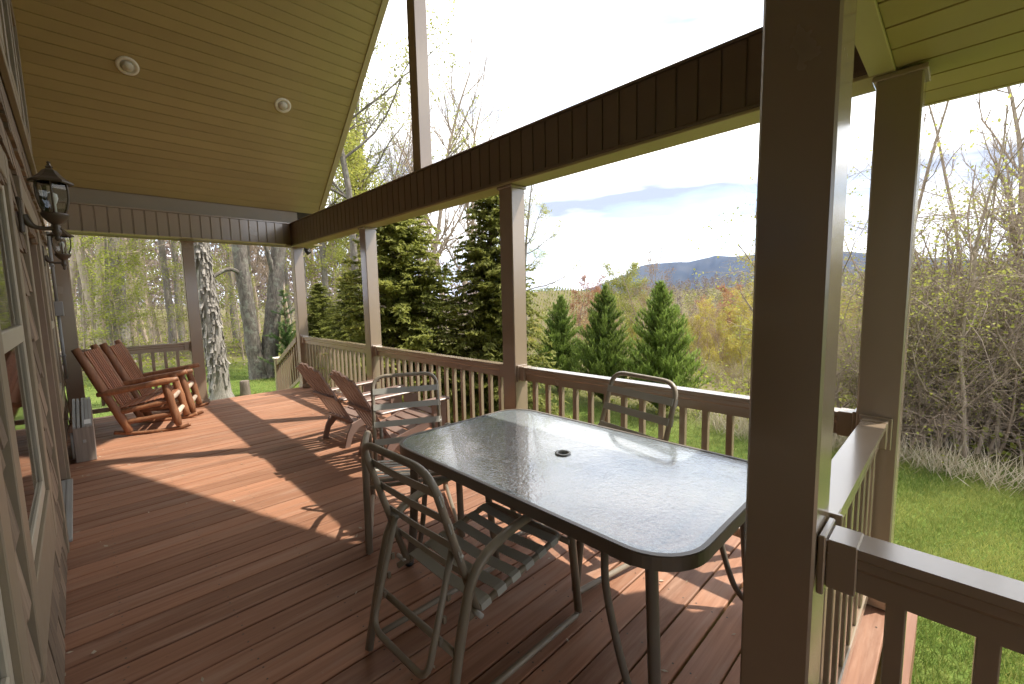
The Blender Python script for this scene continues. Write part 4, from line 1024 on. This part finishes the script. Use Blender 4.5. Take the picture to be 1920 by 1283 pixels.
for i in range(760):
    z0 = rs3.uniform(.15, 6.5); a_ = rs3.uniform(0, 6.28); ln = rs3.uniform(.12, .42); wv = rs3.uniform(.013, .034); lift = rs3.uniform(.004, .03) * (1 if rs3.random() < .75 else 2.0)
    cxz = np.interp(z0, [0, 1, 2.2, 3.6, 6, 10], [.05, .02, -.05, -.12, -.18, -.2]); rr0 = .165 - .0045 * z0
    u_ = np.array([math.cos(a_), math.sin(a_), 0]); s_ = np.array([-math.sin(a_), math.cos(a_), 0]); c0 = np.array([cxz, 0, z0]); b0_ = len(V)
    for k in range(4):
        f_ = k / 3; off = rr0 * .98 + .004 + lift * (2 * f_ - .75) ** 2 * (1 if rs3.random() < .9 else 1.6); w_ = wv * (1 - .45 * abs(f_ - .5) * 2 * rs3.random())
        for sg in (-1, 1):
            for th_ in (0, .007): V.append(c0 + u_ * (off + th_) + s_ * sg * w_ + np.array([0, 0, -ln * f_ + ln * .5]))
    for k in range(3):
        b = b0_ + k * 4
        for i0, i1 in ((1, 3), (3, 2), (2, 0), (0, 1)): Q.append((b + i0, b + i1, b + 4 + i1, b + 4 + i0))
structure(link('bark_plates', np_mesh('bark_plates', V, Q, ['shag_bark']), hk), 'stuff')
x, y = on(485, 12.6); bz = gz(x, y) - .05
ok_ = hero_trunk('oak_tree', 'lichen spotted oak forking into two thick trunks near the ground', (x, y, bz), [([(-.12, 0, 0), (-.20, 0, .8), (-.26, 0, 2), (-.34, .1, 4), (-.4, .2, 9)], .18, .14, 'trunk'), ([(.10, .05, 0), (.18, .05, .8), (.38, .1, 2), (.68, .2, 4), (1.2, .3, 9)], .21, .15, 'trunk'), ([(-.27, 0, 2.6), (-.6, -.1, 2.75), (-1.0, -.2, 2.5), (-1.25, -.2, 2.1), (-1.5, -.25, 1.9)], .05, .015, 'limb'), ([(.45, .12, 2.5), (.30, 0, 3.1), (.15, -.1, 4.2), (0.05, -.1, 6)], .06, .03, 'limb')], 'oak_bark')
x, y = on(457, 10.6, 700); stz = gz(x, y)
sp_ = tag(MB().lathe([(.115, -.05), (.10, .05), (.092, .2), (.088, .31), (.08, .318), (.0001, .322)], 14).build('tree_stump', 'stump_wood', None, True, (x, y, stz)), 'short cut stump standing in the grass near the oak', 'stump')
x, y = on(215, 16.5); plant('woodland', 'woodland_tree', 'thick grey trunked tree standing tall behind the rocking chairs', 'tree', x, y, 1.25, .5)
x, y = on(172, 15.5); plant('pole', 'woodland_tree', 'slender pale trunk of the leaning pair left of the thick grey trunk', 'tree', x, y, .95, 1.2, 'slender pair of trunks', lean=.02)
x, y = on(188, 15.8); plant('pole', 'woodland_tree', 'slender pale trunk of the leaning pair left of the thick grey trunk', 'tree', x, y, 1.0, 2.2, 'slender pair of trunks', lean=-.03)
wp = thing('wood_pile', 'low stack of dark logs among the trees behind the rocking chairs', 'wood pile', (*on(168, 19.0), gz(*on(168, 19.0))), .3)
for i in range(14):
    r_ = i // 5; logm(MB(), (-.8, (i % 5 - 2 + .5 * (r_ % 2)) * .24, .12 + r_ * .21), (.8, (i % 5 - 2 + .5 * (r_ % 2)) * .24, .12 + r_ * .21), .115).build('log', 'stump_wood', wp, True)
# woodland beyond the far end of the deck
GWl = 'woodland trees beyond the far lawn'
for i in range(60):
    px = 60 + (i * 0.618 % 1) * 640 + rr_tree.uniform(-8, 8); D = rr_tree.uniform(19, 46); x, y = on(px, D)
    kind = rr_tree.choice(['woodland', 'pole', 'pole', 'woodland', 'bare'])
    if kind == 'woodland': plant(kind, 'woodland_tree', 'tall grey trunked tree in the leafing woodland beyond the far lawn', 'tree', x, y, rr_tree.uniform(.7, 1.1), group=GWl)
    elif kind == 'pole': plant(kind, 'woodland_tree', 'slender bare brown tree in the woodland beyond the far lawn', 'tree', x, y, rr_tree.uniform(.7, 1.15), group='slender bare trees beyond the far lawn')
    else: plant(kind, 'woodland_tree', 'bare tree with upswept twigs in the woodland beyond the far lawn', 'tree', x, y, rr_tree.uniform(.7, 1.0), group='upswept bare trees beyond the far lawn')
for i in range(26):
    px = 90 + (i * 0.618 % 1) * 600; D = rr_tree.uniform(14.5, 30); x, y = on(px, D)
    if 440 < px < 530 and D < 15: D += 3
    plant('understory', 'sapling', 'low sapling with layers of fresh yellow green leaves in the woodland', 'sapling', x, y, rr_tree.uniform(.45, .95), group='leafy saplings beyond the far lawn')
# leafing tree seen through the open gable, and bare trees behind the hemlocks
x, y = on(668, 13.5); plant('leafing', 'leafing_tree', 'tall tree with fresh pale leaves seen through the open gable', 'tree', x, y, 1.0, 3.3)
x, y = on(655, 21); plant('crown', 'leafing_tree', 'rounded tree with yellow green leaves behind the end of the front beam', 'tree', x, y, .98, 2.3)
x, y = on(985, 17.0); plant('leafing', 'leafing_tree', 'thin tree with pale new leaves behind the dark hemlock', 'tree', x, y, .62, 1.0)
for px, D, s_ in ((800, 22, .98), (868, 23, .95), (742, 27, .95), (835, 30, 1.0), (700, 24, .8), (905, 33, .75)):
    x, y = on(px, D); plant('bare', 'bare_tree', 'tall bare tree with upswept twigs behind the hemlocks', 'tree', x, y, s_, group='tall bare trees behind the hemlocks')
# valley trees
GV_ = 'trees filling the valley'
x, y = on(1196, 36); plant('crown', 'valley_tree', 'rounded yellow green tree rising between the two larger cedars', 'tree', x, y, .9, .2)
x, y = on(1218, 30); plant('crown_brown', 'valley_tree', 'dark branched tree in front of the rounded yellow green tree', 'tree', x, y, .72, 1.1)
x, y = on(1350, 48); plant('crown_red', 'valley_tree', 'tree with a reddish budding crown in the valley', 'tree', x, y, 1.2, 2.0)
x, y = on(1090, 46); plant('crown_red', 'valley_tree', 'reddish budding tree below the farm hill', 'tree', x, y, 1.02, 4.0)
x, y = on(1405, 40); plant('crown_gold', 'valley_tree', 'golden green tree beside the thick column in the valley', 'tree', x, y, 1.1, 3.0)
KL = {'crown': 'yellow green leafing tree in the valley', 'crown_gold': 'golden leafing tree in the valley', 'crown_brown': 'brown budding tree in the valley', 'brush_c': 'pale leafed thin shrub on the slope beyond the cedars'}
for i in range(104):
    px = 930 + (i * 0.618 % 1) * 800; D = 26 + 95 * ((i * .377) % 1) ** 1.5; x, y = on(px, D)
    k_ = rr_tree.choice(['crown', 'crown_gold', 'crown_brown', 'crown_brown', 'crown_gold'])
    sl_ = np.interp(px, [930, 1000, 1130, 1280, 1420, 1640, 1750], [-.03, -.05, -.055, -.035, -.012, .0, .02]) - rr_tree.uniform(0, .05)
    hp_ = {'crown': 10.5, 'crown_gold': 10, 'crown_brown': 10}[k_]; sc_ = (EYE + sl_ * D - gz(x, y)) / hp_
    plant(k_, 'valley_tree', KL[k_], 'tree', x, y, min(1.15, max(.3, sc_)), group=GV_ + ' ' + k_.replace('_', ' '))
for i in range(46):
    px = 880 + (i * 0.618 % 1) * 800; D = rr_tree.uniform(13.5, 24); x, y = on(px, D)
    k_ = rr_tree.choice(['brush_a', 'brush_c', 'brush_b'])
    plant(k_, 'shrub', {'brush_a': 'thin twiggy shrub with pale new leaves on the valley slope', 'brush_b': 'dark twiggy shrub on the valley slope', 'brush_c': 'tall pale leafed shrub on the valley slope'}[k_], 'shrub', x, y, max(.22, (EYE + (np.interp(px, [880, 1200, 1420, 1500, 1680], [-.11, -.17, -.15, -.05, .02]) - rr_tree.uniform(0, .08)) * D - gz(x, y)) / {'brush_a': 4.6, 'brush_b': 3.7, 'brush_c': 5.5}[k_]), group='shrubs on the valley slope ' + k_[-1])
# thicket at the lawn's edge
for i in range(48):
    yy = -7.5 + (i * 0.618 % 1) * 8.9; xx = 9.3 + 6.5 * ((i * .377 + .1) % 1); k_ = rr_tree.choice(['brush_a', 'brush_b', 'brush_c'])
    plant(k_, 'shrub', {'brush_a': 'twiggy pale leafed shrub in the thicket behind the dry grass', 'brush_b': 'dark tangled shrub in the thicket behind the dry grass', 'brush_c': 'tall yellow green shrub in the thicket behind the dry grass'}[k_], 'shrub', xx, yy, rr_tree.uniform(.62, .9) * (1 + .32 * (yy < -.1)), group='thicket behind the dry grass ' + k_[-1])
for (xx, yy, s_) in ((12.5, -.9, .62), (12.4, .75, .50), (13.5, -2.4, .7), (14, .2, .52), (11.2, -1.7, .55), (15, 1.2, .5)):
    plant('pole', 'bare_tree', 'thin bare tree standing above the thicket', 'tree', xx, yy, s_, group='thin bare trees in the thicket')
plant('bare', 'bare_tree', 'dark bare tree with a wide twiggy top leaning over the thicket', 'tree', 11.6, -.75, .5, 1.0, lean=.22)

# ------------------------------------------------------------------ grass, dry stalks, leaf litter, far woods
rng = np.random.default_rng(77)
n = 420000; gx = rng.uniform(2.9, 9.2, n); gy = rng.uniform(-4.5, 8.5, n); keep = rng.random(n) < np.where(np.abs(gy + .3) < 1.6, 1.0, .28) * np.clip(1.15 - (gx - 2.9) / 12, .3, 1); gx, gy = gx[keep], gy[keep]
n2 = 26000; hx_ = rng.uniform(-1.0, 8.0, n2); hy_ = rng.uniform(8.2, 15.0, n2); gx = np.concatenate([gx, hx_]); gy = np.concatenate([gy, hy_])
ok2 = ~((gx < 2.85) & (gy < 8.2)) & ~((gx > 1.2) & (gx < 2.7) & (gy < 8.75) & (gy > 8.0)); gx, gy = gx[ok2], gy[ok2]; n = len(gx)
hgt = rng.uniform(.03, .075, n); C = np.stack([gx, gy, ground_z(gx, gy) + hgt * .45], -1); D = np.stack([rng.normal(0, .45, n), rng.normal(0, .45, n), np.ones(n)], -1)
patch = .36 + .34 * np.sin(gx * 2.1 + 1.3 * np.sin(gy * 3.7)) * np.sin(gy * 2.3 + gx) + rng.uniform(-.3, .3, n) + .8 * (rng.random(n) < .05)
V, Q = blades(C, D, rng.normal(size=(n, 3)), hgt * 1.25, np.full(n, .0055))
structure(tag(link('lawn_grass', np_mesh('lawn_grass', V, Q, ['grass_blade'], tint=np.clip(patch, 0, 1))), 'short green lawn grass around the deck', 'grass'), 'stuff')
n = 2600; sy_ = rng.uniform(-4.2, 3.2, n); cl_ = np.round(sy_ / .42) * .42 + rng.normal(0, .13, n); sx_ = 8.35 + rng.normal(0, .22, n) + .12 * np.sin(cl_ * 2); hh_ = rng.uniform(.22, .62, n)
dx_ = rng.normal(0, .5, n); dy_ = rng.normal(0, .6, n); D = np.stack([dx_, dy_, np.ones(n)], -1); Dn = D / np.linalg.norm(D, axis=1)[:, None]
C = np.stack([sx_, cl_, ground_z(sx_, cl_)], -1) + Dn * (hh_ * .48)[:, None]
V, Q = blades(C, D, rng.normal(size=(n, 3)), hh_, np.full(n, .008))
structure(tag(link('dry_grass', np_mesh('dry_grass', V, Q, ['straw'], tint=rng.random(n))), 'pale dry grass stalks along the edge of the lawn', 'dry grass'), 'stuff')
# low green ground cover under the woods and on the slope
n = 26000; u_ = rng.random(n); ang_ = rng.uniform(-.45, 1.65, n); rr_ = 9.5 + 38 * u_ ** 1.6; gx = np.cos(ang_) * rr_; gy = np.sin(ang_) * rr_
ok3 = ((gx > 8.4) | (gy > 13.5)); gx, gy = gx[ok3], gy[ok3]; n = len(gx); hz = rng.gamma(1.6, .16, n)
C = np.stack([gx, gy, ground_z(gx, gy) + hz], -1); sz_ = rng.uniform(.05, .13, n); V, Q = blades(C, rng.normal(size=(n, 3)), rng.normal(size=(n, 3)) + np.array([0, 0, 1.2]), sz_, sz_ * .6)
structure(tag(link('ground_cover', np_mesh('ground_cover', V, Q, ['spring_leaf'], tint=rng.random(n))), 'low leafy ground cover under the trees and on the slope', 'ground cover'), 'stuff')
def far_wood(name, label, P, H, mat, per, size, seed, cone=False):
    r = np.random.default_rng(seed); m = len(P); Cs = []; Hs = np.repeat(H, per); base = np.repeat(P, per, 0)
    t = r.random(m * per) ** .7; a_ = r.uniform(0, 2 * np.pi, m * per); rad_ = np.sqrt(r.random(m * per)) * Hs * (.24 * (1 - t) + .02 if cone else .26 * np.sin(np.pi * np.clip(t * .85 + .12, 0, 1)))
    C = base + np.stack([np.cos(a_) * rad_, np.sin(a_) * rad_, Hs * (t if cone else (.15 + .85 * t))], -1)
    s_ = size * r.uniform(.6, 1.4, m * per); V1, Q1 = blades(C, r.normal(size=(m * per, 3)) + np.array([0, 0, .8]), r.normal(size=(m * per, 3)), s_, s_ * .6)
    tn = np.clip(np.repeat(r.random(m), per) * .7 + r.random(m * per) * .3, 0, 1)
    return structure(tag(link(name, np_mesh(name, V1, Q1, [mat], tint=tn)), label, 'woods'), 'stuff')
def scatter(n, seed, az0, az1, d0, d1, reject=None):
    r = np.random.default_rng(seed); a_ = r.uniform(az0, az1, n); d_ = np.sqrt(r.uniform(d0 * d0, d1 * d1, n)); X = np.cos(a_) * d_; Y = np.sin(a_) * d_
    if reject is not None: k_ = ~reject(X, Y); X, Y = X[k_], Y[k_]
    return np.stack([X, Y, ground_z(X, Y)], -1)
on_farm = lambda X, Y: (((X - 215) / 85.0) ** 2 + ((Y - 182) / 62.0) ** 2) < 1
P = scatter(1500, 1, -.35, .62, 130, 640, on_farm); far_wood('ridge_woods', 'brown leafless woods covering the ridge below the mountain', P, np.random.default_rng(2).uniform(8, 13, len(P)), 'far_bare', 60, .8, 3)
P = scatter(1150, 4, -.35, 1.0, 80, 380, on_farm); far_wood('valley_woods', 'pale green and brown woods in the valley', P, np.random.default_rng(5).uniform(7, 12, len(P)), 'far_leaf', 70, .65, 6)
P = scatter(900, 7, .85, 1.9, 48, 140); far_wood('background_woods', 'grey brown woods far behind the leafing saplings', P, np.random.default_rng(8).uniform(9, 15, len(P)), 'far_bare', 110, .42, 9)
P = scatter(1500, 12, -.3, 1.0, 800, 3200); far_wood('distant_woods', 'hazy distant woods at the foot of the mountain', P, np.random.default_rng(13).uniform(12, 20, len(P)), 'far_bare', 30, 3.0, 14)
rows = []
for r_ in range(26):
    for c_ in range(40):
        X = 140 + r_ * 5.5 + c_ * .9; Y = 130 + c_ * 2.8; 
        if (((X - 215) / 75) ** 2 + ((Y - 182) / 55) ** 2) < 1.0 and r_ % 6: rows.append((X, Y, gz(X, Y)))
P = np.array(rows); far_wood('farm_rows', 'rows of small dark green trees on the round farm hill', P, np.random.default_rng(15).uniform(1.3, 2.2, len(P)), 'hemlock_needle', 22, .7, 16, True)
for i, px in enumerate((1040, 1070, 1078, 1088, 1096)):
    x, y = on(px, 284 + 4 * i); plant('pole', 'hilltop_tree', 'thin bare tree on top of the round farm hill', 'tree', x, y, .62 + .1 * (i % 3), group='bare trees on the farm hill')

# ------------------------------------------------------------------ haze
def _haze(t, b):
    out = [n_ for n_ in t.nodes if n_.type == 'OUTPUT_MATERIAL'][0]; t.nodes.remove(b); v = _n(t, 'ShaderNodeVolumePrincipled')
    v.inputs['Color'].default_value = (0.30, 0.48, 1.0, 1); v.inputs['Density'].default_value = 0.000045; L(t, v.outputs[0], out.inputs['Volume'])
mh = bpy.data.materials.new('haze_air'); mh.use_nodes = True; _haze(mh.node_tree, mh.node_tree.nodes['Principled BSDF']); MATS['haze_air'] = mh
structure(tag(MB().box(-9300, 9300, -9300, 9300, -60, 480).build('haze', 'haze_air'), 'thin bluish haze in the air over the valley', 'haze'), 'stuff')
